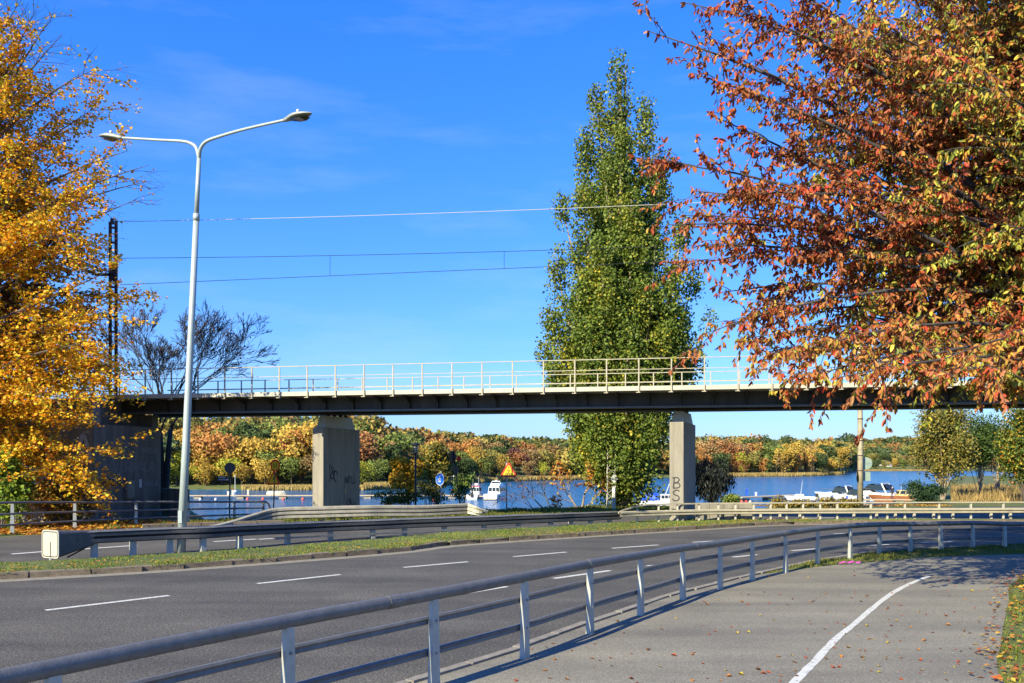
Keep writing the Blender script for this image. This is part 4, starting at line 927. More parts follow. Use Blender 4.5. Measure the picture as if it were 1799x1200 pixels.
# ---- shrubs and small trees: clumped leaf masses on real stems
def bush(name, label, base, R, n, leaf, cols, wts=None, seed=1, zc=None, cat='shrub', stems=9, width=.7, droop=0.0, lobes=14, shell=.5, bark='bark', group=None, mt='leaf', trunk=None):
    r = random.Random(seed); rg = np.random.default_rng(seed); base = Vector(base); T = root(name, base, label, cat, group); zc = zc if zc is not None else R[2]
    st = MB(); cs = []
    for i in range(lobes):
        v = vrand(r); k = r.uniform(.25, .8); c = Vector((v.x * R[0] * k, v.y * R[1] * k, zc + v.z * R[2] * k)); cs.append((c, r.uniform(.25, .48)))
    org = base
    if trunk: MB().tube([base - Vector((0, 0, .3)), base + Vector((.03, 0, zc * .5)), base + Vector((0, 0, zc))], [trunk, trunk * .8, trunk * .4], 8).build('trunk', M[bark], T, True)
    for i in range(stems):
        c = cs[i % lobes][0]; st.tube(bez(base + Vector((r.uniform(-.1, .1), r.uniform(-.1, .1), -.2)), base + Vector((c.x * .3, c.y * .3, c.z * .6)), base + c * 1.05, 5), [.03 * (1 + R[2] * .2), .028, .022, .016, .01, .006], 4, False)
    st.build('stems', M[bark], T)
    P_ = []; 
    for i in range(n):
        c, k = cs[r.randrange(lobes)]; v = vrand(r) * (r.random() ** shell) * k * 1.15; P_.append((c.x + v.x * R[0], c.y + v.y * R[1], max(.02, c.z + v.z * R[2])))
    P_ = np.array(P_); d = rg.normal(0, 1, (n, 3)); d[:, 2] -= .3 + droop * 6; nn = rg.normal(0, .6, (n, 3)) + np.array([0, -.2, .6]) + unit(P_ - np.array([0, 0, zc])) * .6
    L = rg.uniform(.7, 1.3, n) * leaf
    o = link('crown', leaf_cloud('crown', P_, d, nn, L, L * width, pick_cols(rg, n, cols, wts, .3), M[mt]), T); o['kind'] = 'stuff'
    return T
def ground_pt(px, Y): x = (px - CX) / FPX * Y; return Vector((x, Y, max(tz(x, Y), WATER)))
G1 = [(.10, .13, .02), (.07, .10, .018), (.16, .18, .03)]
bush('green_bush', 'bright green bush under the yellow maple at the roadside', ground_pt(0, 30), (1.0, 1.0, 1.75), 2600, .17, [(.16, .24, .03), (.24, .30, .03), (.10, .17, .02)], seed=51)
bush('ivy_bush', 'low orange brown bush under the maple boughs', ground_pt(110, 32.5), (1.4, .9, 1.2), 1500, .16, [(.35, .18, .03), (.25, .14, .03), (.42, .26, .03), (.14, .12, .03)], seed=52)
bush('small_tree', 'round golden yellow small tree beside the park lantern', ground_pt(716, 46), (.98, .9, 1.25), 3400, .17, [(.62, .36, .02), (.55, .28, .02), (.40, .34, .03), (.22, .22, .03)], [4, 3, 3, 1.5], seed=53, zc=3.75, cat='tree', trunk=.08)
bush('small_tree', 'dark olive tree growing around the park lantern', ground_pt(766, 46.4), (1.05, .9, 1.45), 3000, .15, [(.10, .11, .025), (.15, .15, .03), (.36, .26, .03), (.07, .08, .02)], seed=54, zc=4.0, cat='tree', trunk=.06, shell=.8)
bush('bramble_bush', 'leafy green and yellow bramble behind the crumpled barrier', ground_pt(700, 45.6), (1.7, .6, .75), 1500, .13, [(.12, .15, .03), (.30, .26, .04), (.08, .10, .02)], seed=55, zc=2.3, shell=.9)
bush('bramble_bush', 'bramble with sparse stems and pale leaves below the blue sign', ground_pt(752, 45.2), (1.2, .6, .8), 1000, .13, [(.20, .18, .04), (.30, .26, .06), (.10, .11, .03)], seed=56, zc=2.2, shell=.9)
bush('bramble_bush', 'green bush at the foot of the tilted give way sign', ground_pt(810, 45), (.85, .5, .8), 1300, .13, [(.13, .22, .04), (.08, .14, .03), (.20, .24, .05)], seed=57, zc=2.1)
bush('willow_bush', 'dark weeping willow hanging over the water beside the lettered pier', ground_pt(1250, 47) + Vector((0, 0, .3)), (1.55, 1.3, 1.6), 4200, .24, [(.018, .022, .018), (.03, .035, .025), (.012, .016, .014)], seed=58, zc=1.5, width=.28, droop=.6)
bush('shrub', 'small yellow green shrub by the concrete panels', ground_pt(1288, 44.6), (.6, .5, .5), 700, .13, [(.22, .26, .04), (.12, .17, .03)], seed=59)
for i, (px, lab) in enumerate(((1372, 'low olive orange hedge shrub nearest the jetty on the lake bank'), (1412, 'low yellow and orange hedge shrub before the small white boat'), (1450, 'low rusty hedge shrub before the two white motor cruisers'), (1487, 'low amber hedge shrub beside the beige pole'))):
    bush('hedge_shrub', lab, ground_pt(px, 45.5) - Vector((0, 0, .25)), (.85, .5, .42), 1000, .12, [(.28, .18, .03), (.36, .24, .04), (.20, .17, .03), (.13, .12, .03)], seed=60 + i, group='low hedge shrubs along the lake bank')
bush('juniper_bush', 'spreading dark green juniper at the edge of the lake', ground_pt(1622, 50) - Vector((0, 0, .1)), (1.55, 1.0, .75), 3600, .16, [(.030, .065, .022), (.045, .085, .028), (.02, .045, .018)], seed=65, width=.35, zc=.85)
bush('bushy_tree', 'olive yellow many stemmed tree rising behind the juniper', ground_pt(1655, 56), (2.3, 1.9, 3.3), 16000, .15, [(.24, .20, .04), (.17, .17, .035), (.32, .24, .04), (.11, .12, .03)], seed=66, zc=3.9, cat='tree', stems=26, lobes=26, bark='bark_pale', shell=.7)
bush('bushy_tree', 'dark green dense tree between the olive tree and the red fruited tree', ground_pt(1722, 60), (2.0, 1.8, 2.7), 13000, .15, [(.06, .10, .02), (.09, .14, .025), (.04, .07, .016)], seed=67, zc=3.7, cat='tree', stems=12, lobes=22, trunk=.12, bark='bark_pale')
bush('bushy_tree', 'brownish thin tree with a pale trunk over the dry grass', ground_pt(1752, 66), (1.7, 1.5, 2.2), 6500, .15, [(.26, .16, .05), (.30, .20, .05), (.20, .15, .05)], seed=68, zc=3.6, cat='tree', trunk=.14, bark='bark_pale', shell=.9)
bush('fruit_tree', 'green and yellow tree dotted with orange leaves at the edge of the view', ground_pt(1800, 50), (1.9, 1.5, 2.6), 12000, .16, [(.10, .15, .025), (.26, .26, .03), (.07, .11, .02), (.45, .28, .03), (.5, .14, .03)], [5, 3, 4, 2, .5], seed=69, zc=3.2, cat='tree', stems=14, lobes=22, trunk=.12)
bush('bushy_tree', 'tall yellowing tree behind the dry grass mound', ground_pt(1830, 75), (3.0, 2.5, 4.0), 8000, .22, [(.34, .27, .04), (.24, .22, .04), (.16, .17, .03)], seed=70, zc=4.6, cat='tree', stems=14, lobes=22, trunk=.15)

# ---- far shore trees: individuals copied from a few crowns, each with trunk and crown
def far_crown(name, kind, seed, n=1700):
    r = random.Random(seed); rg = np.random.default_rng(seed); P_ = []; N_ = []; K = []
    if kind == 'cone':
        for i in range(n):
            t = r.random() ** .7; z = 1 - t; a = r.uniform(0, 6.283); tier = .75 + .25 * math.sin(z * 40); q = .42 * t * tier * r.uniform(.6, 1)
            P_.append((q * math.cos(a), q * math.sin(a), .08 + z * .92)); N_.append((math.cos(a), math.sin(a), .4)); K.append(r.uniform(.7, 1.2))
    else:
        lob = []; nl = {'round': 16, 'tall': 15, 'wide': 18, 'weep': 13}[kind]; ex, ez, zc = {'round': (.42, .38, .60), 'tall': (.27, .44, .55), 'wide': (.55, .32, .64), 'weep': (.38, .40, .55)}[kind]
        for i in range(nl):
            v = vrand(r); k = r.uniform(.35, .85); lob.append((v.x * ex * k, v.y * ex * k, zc + v.z * ez * k, r.uniform(.11, .21) * (1.15 if kind != 'tall' else .9), r.uniform(.75, 1.25)))
        for i in range(n):
            x, y, z, q, kk = lob[r.randrange(nl)]; v = vrand(r)
            if v.z < -.3 and r.random() < .6: v.z = -v.z
            f_ = r.uniform(.75, 1.08); zz = z + v.z * q * f_ * (1.5 if kind == 'weep' else 1)
            P_.append((x + v.x * q * f_, y + v.y * q * f_, max(.04, min(1.02, zz)))); N_.append(tuple(v + vrand(r) * .55)); K.append(kk * r.uniform(.7, 1.3))
    P_ = np.array(P_); N_ = np.array(N_); d = rg.normal(0, 1, (n, 3)); d[:, 2] += -1.5 if kind == 'weep' else -.1
    L = rg.uniform(.036, .07, n) * (.8 if kind == 'cone' else 1); K = np.array(K)[:, None] * np.ones((1, 3)); K[:, 0] *= rg.uniform(.88, 1.12, n)
    return leaf_cloud(name, P_ - d / np.linalg.norm(d, axis=1, keepdims=True) * L[:, None] * .5, d, N_, L, L * (.45 if kind == 'weep' else .9), K, None, .15)
FK = ('round', 'tall', 'wide', 'round', 'weep', 'cone', 'tall', 'wide')
fcrowns = [far_crown('crown', k, 100 + i) for i, k in enumerate(FK)]
ftrunk = MB().tube([(0, 0, -.1), (.01, 0, .35), (0, .01, .8)], [.022, .016, .006], 6).mesh('trunk', M['bark'])
FCOL = {'golden': (.37, .25, .05), 'orange': (.35, .17, .05), 'rust': (.27, .125, .05), 'olive': (.20, .18, .05), 'green': (.13, .16, .04), 'dark green': (.06, .085, .03), 'brown': (.23, .155, .065), 'lime': (.30, .30, .04), 'purple': (.11, .05, .045)}
FM = {k: leafmat('far_crown_' + k.replace(' ', '_'), tuple(min(.8, x * 1.35) for x in c), .3, .75, .1) for k, c in FCOL.items()}
far_list = []
def far_tree(x, y, h, kind, colour, w=1.0, seed=0):
    i = [j for j, k in enumerate(FK) if k == kind]; me_ = fcrowns[i[seed % len(i)]]; z = max(tz(x, y), WATER + .2) - .3
    T = root('shore_tree', (x, y, z)); T.rotation_euler = (0, 0, (seed * 2.4) % 6.283); T.scale = (h * w, h * w, h)
    c = bpy.data.objects.new('crown', me_); COL.objects.link(c); c.parent = T
    if not me_.materials: me_.materials.append(FM['olive'])
    c.material_slots[0].link = 'OBJECT'; c.material_slots[0].material = FM[colour]
    t = bpy.data.objects.new('trunk', ftrunk); COL.objects.link(t); t.parent = T
    far_list.append((T, CX + FPX * x / y, y, colour, kind, h))
rF = random.Random(77)
def row(px0, px1, step, dy, hh, cols, kinds, jit=.3, wr=(.8, 1.15)):
    px = px0; k = 0
    while px < px1:
        u = (px - CX) / FPX; ys = float(np.interp(px, SH_PX, SH_Y)) + dy + rF.uniform(-2, 2) * (1 + dy * .05); h = rF.uniform(*hh)
        far_tree(u * ys, ys, h, rF.choice(kinds), rF.choice(cols), rF.uniform(*wr), rF.randrange(999)); k += 1
        px += step * rF.uniform(1 - jit, 1 + jit)
mixA = ['golden', 'orange', 'olive', 'green', 'dark green', 'golden', 'brown', 'rust', 'green', 'olive', 'green', 'olive']
mixB = ['olive', 'green', 'golden', 'brown', 'orange', 'olive', 'rust', 'dark green', 'olive', 'brown']
mixC = ['golden', 'olive', 'orange', 'rust', 'green', 'brown', 'golden', 'olive', 'dark green', 'golden']
# between the abutment and the grey pier
row(275, 640, 40, 4, (5, 8), ['golden', 'lime', 'olive', 'brown', 'green', 'dark green'], ('round', 'wide', 'weep'))
row(270, 640, 42, 11, (9, 12), mixA, ('round', 'round', 'tall', 'wide'))
row(265, 640, 45, 20, (12, 15), mixA, ('round', 'tall', 'wide'))
row(260, 640, 46, 32, (13.5, 17), ['olive', 'green', 'dark green', 'golden', 'brown'], ('round', 'wide', 'tall'))
for px, dy, h, k, c in ((377, 8, 13.5, 'round', 'orange'), (352, 6, 9, 'weep', 'golden'), (445, 9, 12, 'round', 'golden'), (530, 10, 15.5, 'round', 'golden'), (500, 12, 13, 'wide', 'orange'), (478, 7, 9, 'round', 'green'), (405, 5, 7, 'wide', 'lime'), (362, 4, 5.5, 'round', 'golden')):
    u = (px - CX) / FPX; y = float(np.interp(px, SH_PX, SH_Y)) + dy; far_tree(u * y, y, h, k, c, 1.0, px)
# between the grey pier and the poplar
row(640, 1000, 26, 5, (5, 8), ['olive', 'golden', 'brown', 'green', 'lime', 'dark green'], ('round', 'weep', 'tall'))
row(640, 1010, 28, 14, (8, 10.5), mixB, ('round', 'tall', 'wide'))
row(640, 1020, 30, 28, (7.5, 10.5), mixB, ('round', 'wide'))
row(640, 1020, 30, 46, (8, 10.5), mixB + ['dark green'], ('round', 'wide', 'tall', 'cone'))
for px, dy, h, k, c in ((655, 22, 12, 'round', 'rust'), (680, 18, 11.5, 'wide', 'green'), (705, 16, 11, 'wide', 'green'), (838, 8, 10, 'weep', 'golden'), (858, 8, 9, 'weep', 'golden'), (885, 8, 8, 'weep', 'golden'), (815, 24, 11, 'wide', 'orange'), (912, 16, 10, 'wide', 'purple'), (815, 6, 7.5, 'round', 'dark green')):
    u = (px - CX) / FPX; y = float(np.interp(px, SH_PX, SH_Y)) + dy; far_tree(u * y, y, h, k, c, 1.0, px)
# from the lettered pier to the beige pole
row(1205, 1490, 23, 6, (9, 13), mixC, ('round', 'tall', 'weep', 'tall'))
row(1205, 1490, 24, 18, (13, 16), mixC, ('round', 'wide', 'tall'))
row(1205, 1440, 25, 34, (13, 16.5), mixC + ['dark green'], ('round', 'wide'))
for px, dy, h, k, c in ((1432, 4, 11.5, 'wide', 'dark green'), (1305, 5, 12, 'tall', 'lime'), (1275, 12, 16, 'wide', 'rust'), (1250, 14, 17.5, 'round', 'brown'), (1340, 5, 9, 'round', 'orange'), (1380, 6, 14, 'round', 'golden'), (1402, 16, 15.5, 'wide', 'golden'), (1460, 5, 9, 'round', 'golden')):
    u = (px - CX) / FPX; y = float(np.interp(px, SH_PX, SH_Y)) + dy; far_tree(u * y, y, h, k, c, 1.0, px)
# far side of the lake
row(1480, 1640, 15, 8, (9, 12), ['olive', 'brown', 'dark green', 'golden', 'green'], ('round', 'tall', 'wide'))
row(1480, 1640, 16, 40, (11, 14), ['olive', 'brown', 'dark green', 'rust'], ('round', 'wide'))
# one label for every tree: colour, place between two landmarks, rank counted from the first landmark
SEC = ((-999, 555, 'lamp post', 'grey pier'), (555, 1100, 'grey pier', 'poplar'), (1100, 1500, 'lettered pier', 'beige pole'), (1500, 9999, 'beige pole', 'juniper'))
ORD = ['first', 'second', 'third', 'fourth', 'fifth', 'sixth', 'seventh', 'eighth', 'ninth', 'tenth', 'eleventh', 'twelfth', 'thirteenth', 'fourteenth', 'fifteenth', 'sixteenth', 'seventeenth', 'eighteenth', 'nineteenth', 'twentieth']
KN = {'round': 'round', 'tall': 'slender', 'wide': 'broad', 'weep': 'weeping', 'cone': 'conical'}
cnt = {}
for T, px, y, colour, kind, h in sorted(far_list, key=lambda a: a[1]):
    si = [i for i, s in enumerate(SEC) if s[0] <= px < s[1]][0]; key = (si, colour, kind); k = cnt.get(key, 0); cnt[key] = k + 1
    tag(T, '%s %s %s tree across the lake, counting from %s towards %s' % (ORD[min(k, 19)], KN[kind], colour, SEC[si][2], SEC[si][3]), 'tree', 'autumn trees along the far lake shore')

# ---- woodland on the hills behind, one mass
def woodland():
    rg = np.random.default_rng(9); V = []; N = []; L = []; Tn = []; D = []
    cols = [(.28, .23, .06), (.20, .21, .05), (.34, .24, .07), (.30, .19, .07), (.09, .12, .045), (.36, .28, .07), (.32, .17, .06)]
    def crowns(px0, px1, d0, d1, n, hr, w, dark=.15):
        for _ in range(n):
            px = rg.uniform(px0, px1); ys = float(np.interp(px, SH_PX, SH_Y)) + rg.uniform(d0, d1); x = (px - CX) / FPX * ys; z = max(tz(x, ys), WATER); h = rg.uniform(*hr)
            m = 210; v = rg.normal(0, 1, (m, 3)); v /= np.linalg.norm(v, axis=1, keepdims=True); v[:, 2] = np.abs(v[:, 2]) * np.where(rg.random(m) < .8, 1, -.6)
            c = np.array([x, ys, z + h * .55]); r_ = np.array([w * rg.uniform(.7, 1.2), w, h * .45]); bump = rg.uniform(.8, 1.12, (m, 1))
            V.append(c + v * r_ * bump); N.append(v + rg.normal(0, .5, (m, 3))); D.append(rg.normal(0, 1, (m, 3))); L.append(rg.uniform(.11, .22, m) * w)
            col = np.array(cols[4] if rg.random() < dark else cols[rg.integers(0, len(cols))]) * rg.uniform(.8, 1.15); Tn.append(col * rg.uniform(.7, 1.25, (m, 1)))
    crowns(150, 660, 34, 70, 90, (11, 14.5), 4.5); crowns(640, 1230, 50, 120, 230, (7.5, 10), 5, .2); crowns(960, 1230, 4, 50, 90, (9, 12), 4.5, .2)
    crowns(1200, 1470, 44, 110, 80, (12, 15), 5.5, .2); crowns(1440, 1700, 60, 200, 150, (10, 14), 8, .35); crowns(1440, 1700, 200, 300, 120, (11, 15), 9, .6); crowns(-100, 300, 3, 60, 60, (8, 14), 5)
    crowns(1640, 2100, 5, 200, 120, (10, 14), 9, .3)
    V = np.concatenate(V); N = np.concatenate(N); D = np.concatenate(D); L = np.concatenate(L); Tn = np.concatenate(Tn)
    o = link('far_woodland', leaf_cloud('far_woodland', V, D, N, L * 1.7, L * 1.5, np.clip(Tn, 0, 1), M['leaf_far'], .15)); tag(o, 'distant autumn woodland covering the hills behind the shore trees', kind='stuff')
woodland()
# ---- reeds along the shore
def reeds():
    rg = np.random.default_rng(12); px = np.concatenate([rg.uniform(425, 1110, 13000), rg.uniform(1195, 1490, 6500), rg.uniform(1440, 1640, 2200)]); ys = np.interp(px, SH_PX, SH_Y)
    far = (np.arange(len(px)) >= 19500); ys = np.where(far, 717, ys); y = ys + rg.uniform(-6, 2.5, len(px)) * np.where(px > 1195, 1.8, 1); x = (px - CX) / FPX * y
    h = rg.uniform(1.0, 1.9, len(px)) * np.where(px > 1195, 1.15, np.where(px < 640, .72, 1)); pos = np.stack([x, y, np.full_like(x, WATER - .1)], -1); d = np.stack([rg.normal(0, .10, len(px)), rg.normal(0, .1, len(px)), np.ones(len(px))], -1)
    n = np.stack([rg.normal(0, .4, len(px)), -np.ones(len(px)), rg.normal(0, .2, len(px))], -1)
    o = link('reeds', leaf_cloud('reeds', pos, d, n, h, .35, pick_cols(rg, len(px), [(.36, .26, .09), (.29, .21, .07), (.42, .32, .12)]), M['leaf_far'], .1)); tag(o, 'dry golden reeds along the far waterline', kind='stuff')
reeds()
# ---------------------------------------------------------------- street lamp
lb = P(318, 972); ltop = at(350, 22.1, 272)
lm = root('street_lamp', lb, 'tall pale green double armed street lamp standing in the median barrier', 'street lamp')
ljo = lb.lerp(ltop, (972 - 380) / 700)
MB().tube([lb, lb.lerp(ljo, .3), lb.lerp(ljo, .65), ljo], [.112, .098, .085, .074], 14).build('lower_pole', M['lamp'], lm, True)
MB().tube([ljo - (ltop - lb).normalized() * .12, ljo + (ltop - lb).normalized() * .06], .084, 14).build('joint_collar', M['lamp'], lm, True)
MB().tube([ljo, ltop], [.062, .055], 12).build('upper_pole', M['lamp'], lm, True)
def arm(pts, py_, lampdir, name='arm'):
    c = smooth(pts, 8); a = MB().tube(c, [lerp(.05, .032, i / (len(c) - 1)) for i in range(len(c))], 10).build(name, M['lamp'], lm, True)
    e = c[-1]; d = (c[-1] - c[-3]).normalized(); d = (d + Vector(lampdir) * .3).normalized(); s_ = d.cross(Vector((0, 0, 1))).normalized(); u = s_.cross(d)
    vs = []; n = 14; L = .86
    st = [(0, .045, .045, .045), (.1, .055, .06, .05), (.22, .10, .085, .05), (.4, .155, .10, .045), (.6, .17, .095, .04), (.8, .13, .06, .03), (.95, .06, .03, .015), (1.0, .012, .008, .006)]
    for (t, w, h, b) in st:
        for k in range(n):
            an_ = 2 * math.pi * k / n; x = w * math.cos(an_); z = (h if math.sin(an_) > 0 else b) * math.sin(an_); vs.append(e + d * (t * L - .02) + s_ * x + u * z)
    fs = [(i * n + k, i * n + (k + 1) % n, (i + 1) * n + (k + 1) % n, (i + 1) * n + k) for i in range(len(st) - 1) for k in range(n)]
    fs.append(tuple(range(n))[::-1]); hd = MB().add(vs, fs).build('lamp_head', M['lamphead'], lm, True)
    MB().lathe([(.035, 0), (.04, .03), (.035, .07), (.01, .085)], 10, tuple(e + d * .42 + u * .095)).build('photocell', M['whitesign'], hd, True)
    g = MB(); vs = [e + d * (t * L) + s_ * (w * math.cos(a_)) - u * (.045 + .04 * math.sin(math.pi * (t - .25) / .7)) for t, w in ((.25, .08), (.45, .125), (.65, .13), (.85, .08)) for a_ in (0, math.pi)]
    g.add(vs, [(0, 1, 3, 2), (2, 3, 5, 4), (4, 5, 7, 6)]).build('lens', M['glass'], hd)
arm([ltop - (ltop - lb).normalized() * .1, at(352, 22.0, 262), at(362, 21.9, 249), at(385, 21.7, 240), at(430, 21.3, 227), at(500, 20.7, 211)], None, (0, 0, .1))
arm([ltop - (ltop - lb).normalized() * .1, at(345, 22.2, 260), at(335, 22.3, 252), at(318, 22.4, 248), at(280, 22.7, 246), at(214, 23.2, 242)], None, (0, 0, 0))
MB().box((lb.x + .02, lb.y - .12, .95), (.10, .02, .32)).build('service_hatch', M['lamp'], lm)

# ---------------------------------------------------------------- catenary mast and wires
cm0 = Vector((-17.75, 38.0, 4.4))
cm = root('catenary_mast', cm0, 'rusty lattice railway mast at the end of the bridge beside the maple', 'railway mast')
for dx in (-.13, .13): MB().prism([(cm0.x + dx - .055, cm0.y - .05, 4.4), (cm0.x + dx + .055, cm0.y - .05, 4.4), (cm0.x + dx + .055, cm0.y + .05, 4.4), (cm0.x + dx - .055, cm0.y + .05, 4.4)], (0, 0, 8.75 if dx > 0 else 8.7)).build('leg', M['rust'], cm)
for k in range(13): MB().box((cm0.x, cm0.y - .06, 4.9 + k * .66), (.30, .015, .10)).build('batten', M['rust'], cm)
MB().box((cm0.x, cm0.y + .12, 10.9), (.2, .2, .8)).build('tension_weight', M['rust'], cm)
MB().tube([(cm0.x - .05, cm0.y, 13.0), (cm0.x - .05, cm0.y, 13.25)], [.10, .07], 8).build('insulator', M['rust'], cm)
MB().box((cm0.x - .45, cm0.y, 10.75), (.7, .1, .12)).build('bracket', M['rust'], cm)
def catw(a, b, sag, n=24): return [a.lerp(b, i / n) - Vector((0, 0, 4 * sag * (i / n) * (1 - i / n))) for i in range(n + 1)]
we = Vector((42.0, 27.6, 0))
fw = root('feeder_wire', (cm0.x, cm0.y, 13.1), 'thin feeder wire running from the top of the rusty mast across the sky', 'overhead wire')
MB().tube(catw(Vector((cm0.x, cm0.y, 13.1)), we + Vector((0, 0, 13.1)), .5), .012, 6).build('cable', M['cream'], fw)
cw_ = root('contact_wire', (cm0.x, cm0.y, 11.5), 'pair of thin catenary wires joined by droppers above the bridge', 'overhead wire')
m1 = catw(Vector((cm0.x, cm0.y + .3, 11.55)), we + Vector((0, .3, 11.55)), .55); m2 = catw(Vector((cm0.x, cm0.y + .3, 10.35)), we + Vector((0, .3, 10.35)), -.05)
MB().tube(m1, .012, 5).build('messenger_wire', M['black'], cw_); MB().tube(m2, .012, 5).build('trolley_wire', M['black'], cw_)
for px in (245, 558, 908, 1290):
    i = min(range(len(m1)), key=lambda j: abs(CX + FPX * m1[j].x / m1[j].y - px)); MB().tube([m1[i], m2[i]], .009, 4).build('dropper', M['black'], cw_)

# ---------------------------------------------------------------- traffic signs
def basis(yaw):                       # sign facing: yaw 0 faces the camera (-Y), positive turns to +X
    n = Vector((math.sin(yaw), -math.cos(yaw), 0)); u = Vector((math.cos(yaw), math.sin(yaw), 0)); return u, Vector((0, 0, 1)), n
def ngon(c, u, v, n, pts, th, name, mt, parent): return MB().prism([c + u * a + v * b for a, b in pts], n * th).build(name, mt, parent)
def circ(r, k=24): return [(r * math.cos(2 * math.pi * i / k), r * math.sin(2 * math.pi * i / k)) for i in range(k)]
def tri(r, k=4, rr=.12, flip=1):
    out = []
    for a in (90, 210, 330):
        cx, cy = (r - rr * 1.0) * math.cos(math.radians(a)), (r - rr) * math.sin(math.radians(a))
        for i in range(k + 1):
            b = math.radians(a - 60 + 120 * i / k); out.append((cx + rr * .6 * math.cos(b), (cy + rr * .6 * math.sin(b)) * flip))
    return out if flip > 0 else out[::-1]
def ring(c, u, v, n, po, pi_, lift, name, mt, parent):
    k = len(po); pts = [c + u * a + v * b + n * lift for a, b in po] + [c + u * a + v * b + n * lift for a, b in pi_]
    return MB().add(pts, [(i, (i + 1) % k, k + (i + 1) % k, k + i) for i in range(k)]).build(name, mt, parent)
def strokes(c, u, v, n, lines, w, lift, name, mt, parent):
    mb = MB()
    for ln in lines: mb.ribbon([c + u * a + v * b for a, b in ln], n, w, lift)
    return mb.build(name, mt, parent)
# warning triangle with cyclist
Yw = 43.0; sb = at(890, Yw, 905); sb = Vector((sb.x, Yw, -.25))
ws = root('warning_sign', sb, 'red bordered yellow triangular warning sign with a black cyclist symbol on a pole', 'road sign')
MB().tube([sb, Vector((sb.x, Yw, 2.45))], .032, 8).build('pole', M['post'], ws, True)
u, v, n = basis(math.radians(-12)); c = at(893.5, Yw - .06, 829)
pt = ngon(c, u, v, n, tri(.51), .012, 'plate', M['yellow'], ws); ring(c, u, v, n, tri(.51), tri(.37, rr=.09), .016, 'red_border', M['red'], pt)
strokes(c, u, v, n, [[(.02, .12), (.06, .04), (-.03, -.02), (.02, -.09)], [(.02, .11), (-.06, .05)]], .035, .018, 'cyclist_symbol', M['graf'], pt)
strokes(c, u, v, n, [[(-.10 + .055 * math.cos(a), -.12 + .055 * math.sin(a)) for a in [k * .7 for k in range(10)]], [(.10 + .055 * math.cos(a), -.12 + .055 * math.sin(a)) for a in [k * .7 for k in range(10)]], [(-.1, -.12), (0, -.06), (.1, -.12)]], .022, .018, 'bicycle_symbol', M['graf'], pt)
ngon(c + v * .21 + u * .02, u, v, n, circ(.03, 10), .018, 'head_symbol', M['graf'], pt)
# blue shared path sign
Yb = 44.5; sb = Vector(((774.5 - CX) / FPX * Yb, Yb, -.6)); bs = root('path_sign', sb, 'round blue sign with white walking figures on a thin pole', 'road sign')
MB().tube([sb, Vector((sb.x, Yb, 1.95))], .025, 8).build('pole', M['post'], bs, True)
u, v, n = basis(math.radians(-42)); c = at(773, Yb - .05, 842)
dp = ngon(c, u, v, n, circ(.33), .012, 'plate', M['blue_sign'], bs); ring(c, u, v, n, circ(.33), circ(.30), .014, 'white_rim', M['whitesign'], dp)
strokes(c, u, v, n, [[(.0, .12), (.0, -.02), (-.05, -.16)], [(.0, -.02), (.05, -.16)], [(-.07, .02), (0, .08), (.07, .02)], [(-.11, .02), (-.11, -.07), (-.13, -.16)], [(-.11, -.07), (-.09, -.16)]], .05, .015, 'walkers_symbol', M['whitesign'], dp)
ngon(c + v * .165, u, v, n, circ(.035, 10), .016, 'head_symbol', M['whitesign'], dp)
# backs of a round sign and a give way sign on a tilted pole
Yg = 40.0; sb = Vector(((812 - CX) / FPX * Yg, Yg, -.5)); gs = root('give_way_sign', sb, 'dark backs of a round sign and a give way sign on a tilted pole', 'road sign')
tpz = at(797, Yg, 792); MB().tube([sb, tpz], .03, 8).build('pole', M['black'], gs, True)
u, v, n = basis(math.radians(62)); c = at(795.5, Yg - .05, 803); ax_s = (tpz - sb).normalized()
ngon(c, u, v, -n, circ(.30), .015, 'round_plate', M['darkback'], gs)
c = at(800.5, Yg - .05, 826); ngon(c, u, ax_s, -n, tri(.36, flip=-1), .015, 'triangle_plate', M['darkback'], gs)
fl = ngon(at(806, Yg + .3, 806), *basis(math.radians(-20)), [(-.12, -.08), (.14, -.1), (.10, .10), (-.08, .12)], .012, 'cross_plate', M['red'], gs)
# paired dark signs facing right, near the fence
Yd = 37.5; sb = Vector(((480 - CX) / FPX * Yd, Yd, -.3)); ds = root('warning_sign', sb, 'shaded triangular warning sign under a round red rimmed sign, by the fence end', 'road sign')
MB().tube([sb, at(483, Yd, 808)], .028, 8).build('pole', M['black'], ds, True)
u, v, n = basis(math.radians(55)); c = at(480, Yd - .06, 843); tp_ = ngon(c, u, v, n, tri(.42), .014, 'triangle_plate', M['yellow'], ds); ring(c, u, v, n, tri(.42), tri(.29, rr=.09), .018, 'red_border', M['red'], tp_)
strokes(c, u, v, n, [[(0, .12), (0, -.02)], [(0, -.08), (0, -.12)]], .05, .02, 'exclamation_symbol', M['graf'], tp_)
c = at(483, Yd - .06, 818); rp_ = ngon(c, u, v, n, circ(.27), .014, 'round_plate', M['yellow'], ds); ring(c, u, v, n, circ(.27), circ(.20), .018, 'red_border', M['red'], rp_)
strokes(c, u, v, n, [[(-.07, .10), (-.07, -.10)], [(.06, .10), (.06, -.10)]], .04, .02, 'number_symbol', M['graf'], rp_)
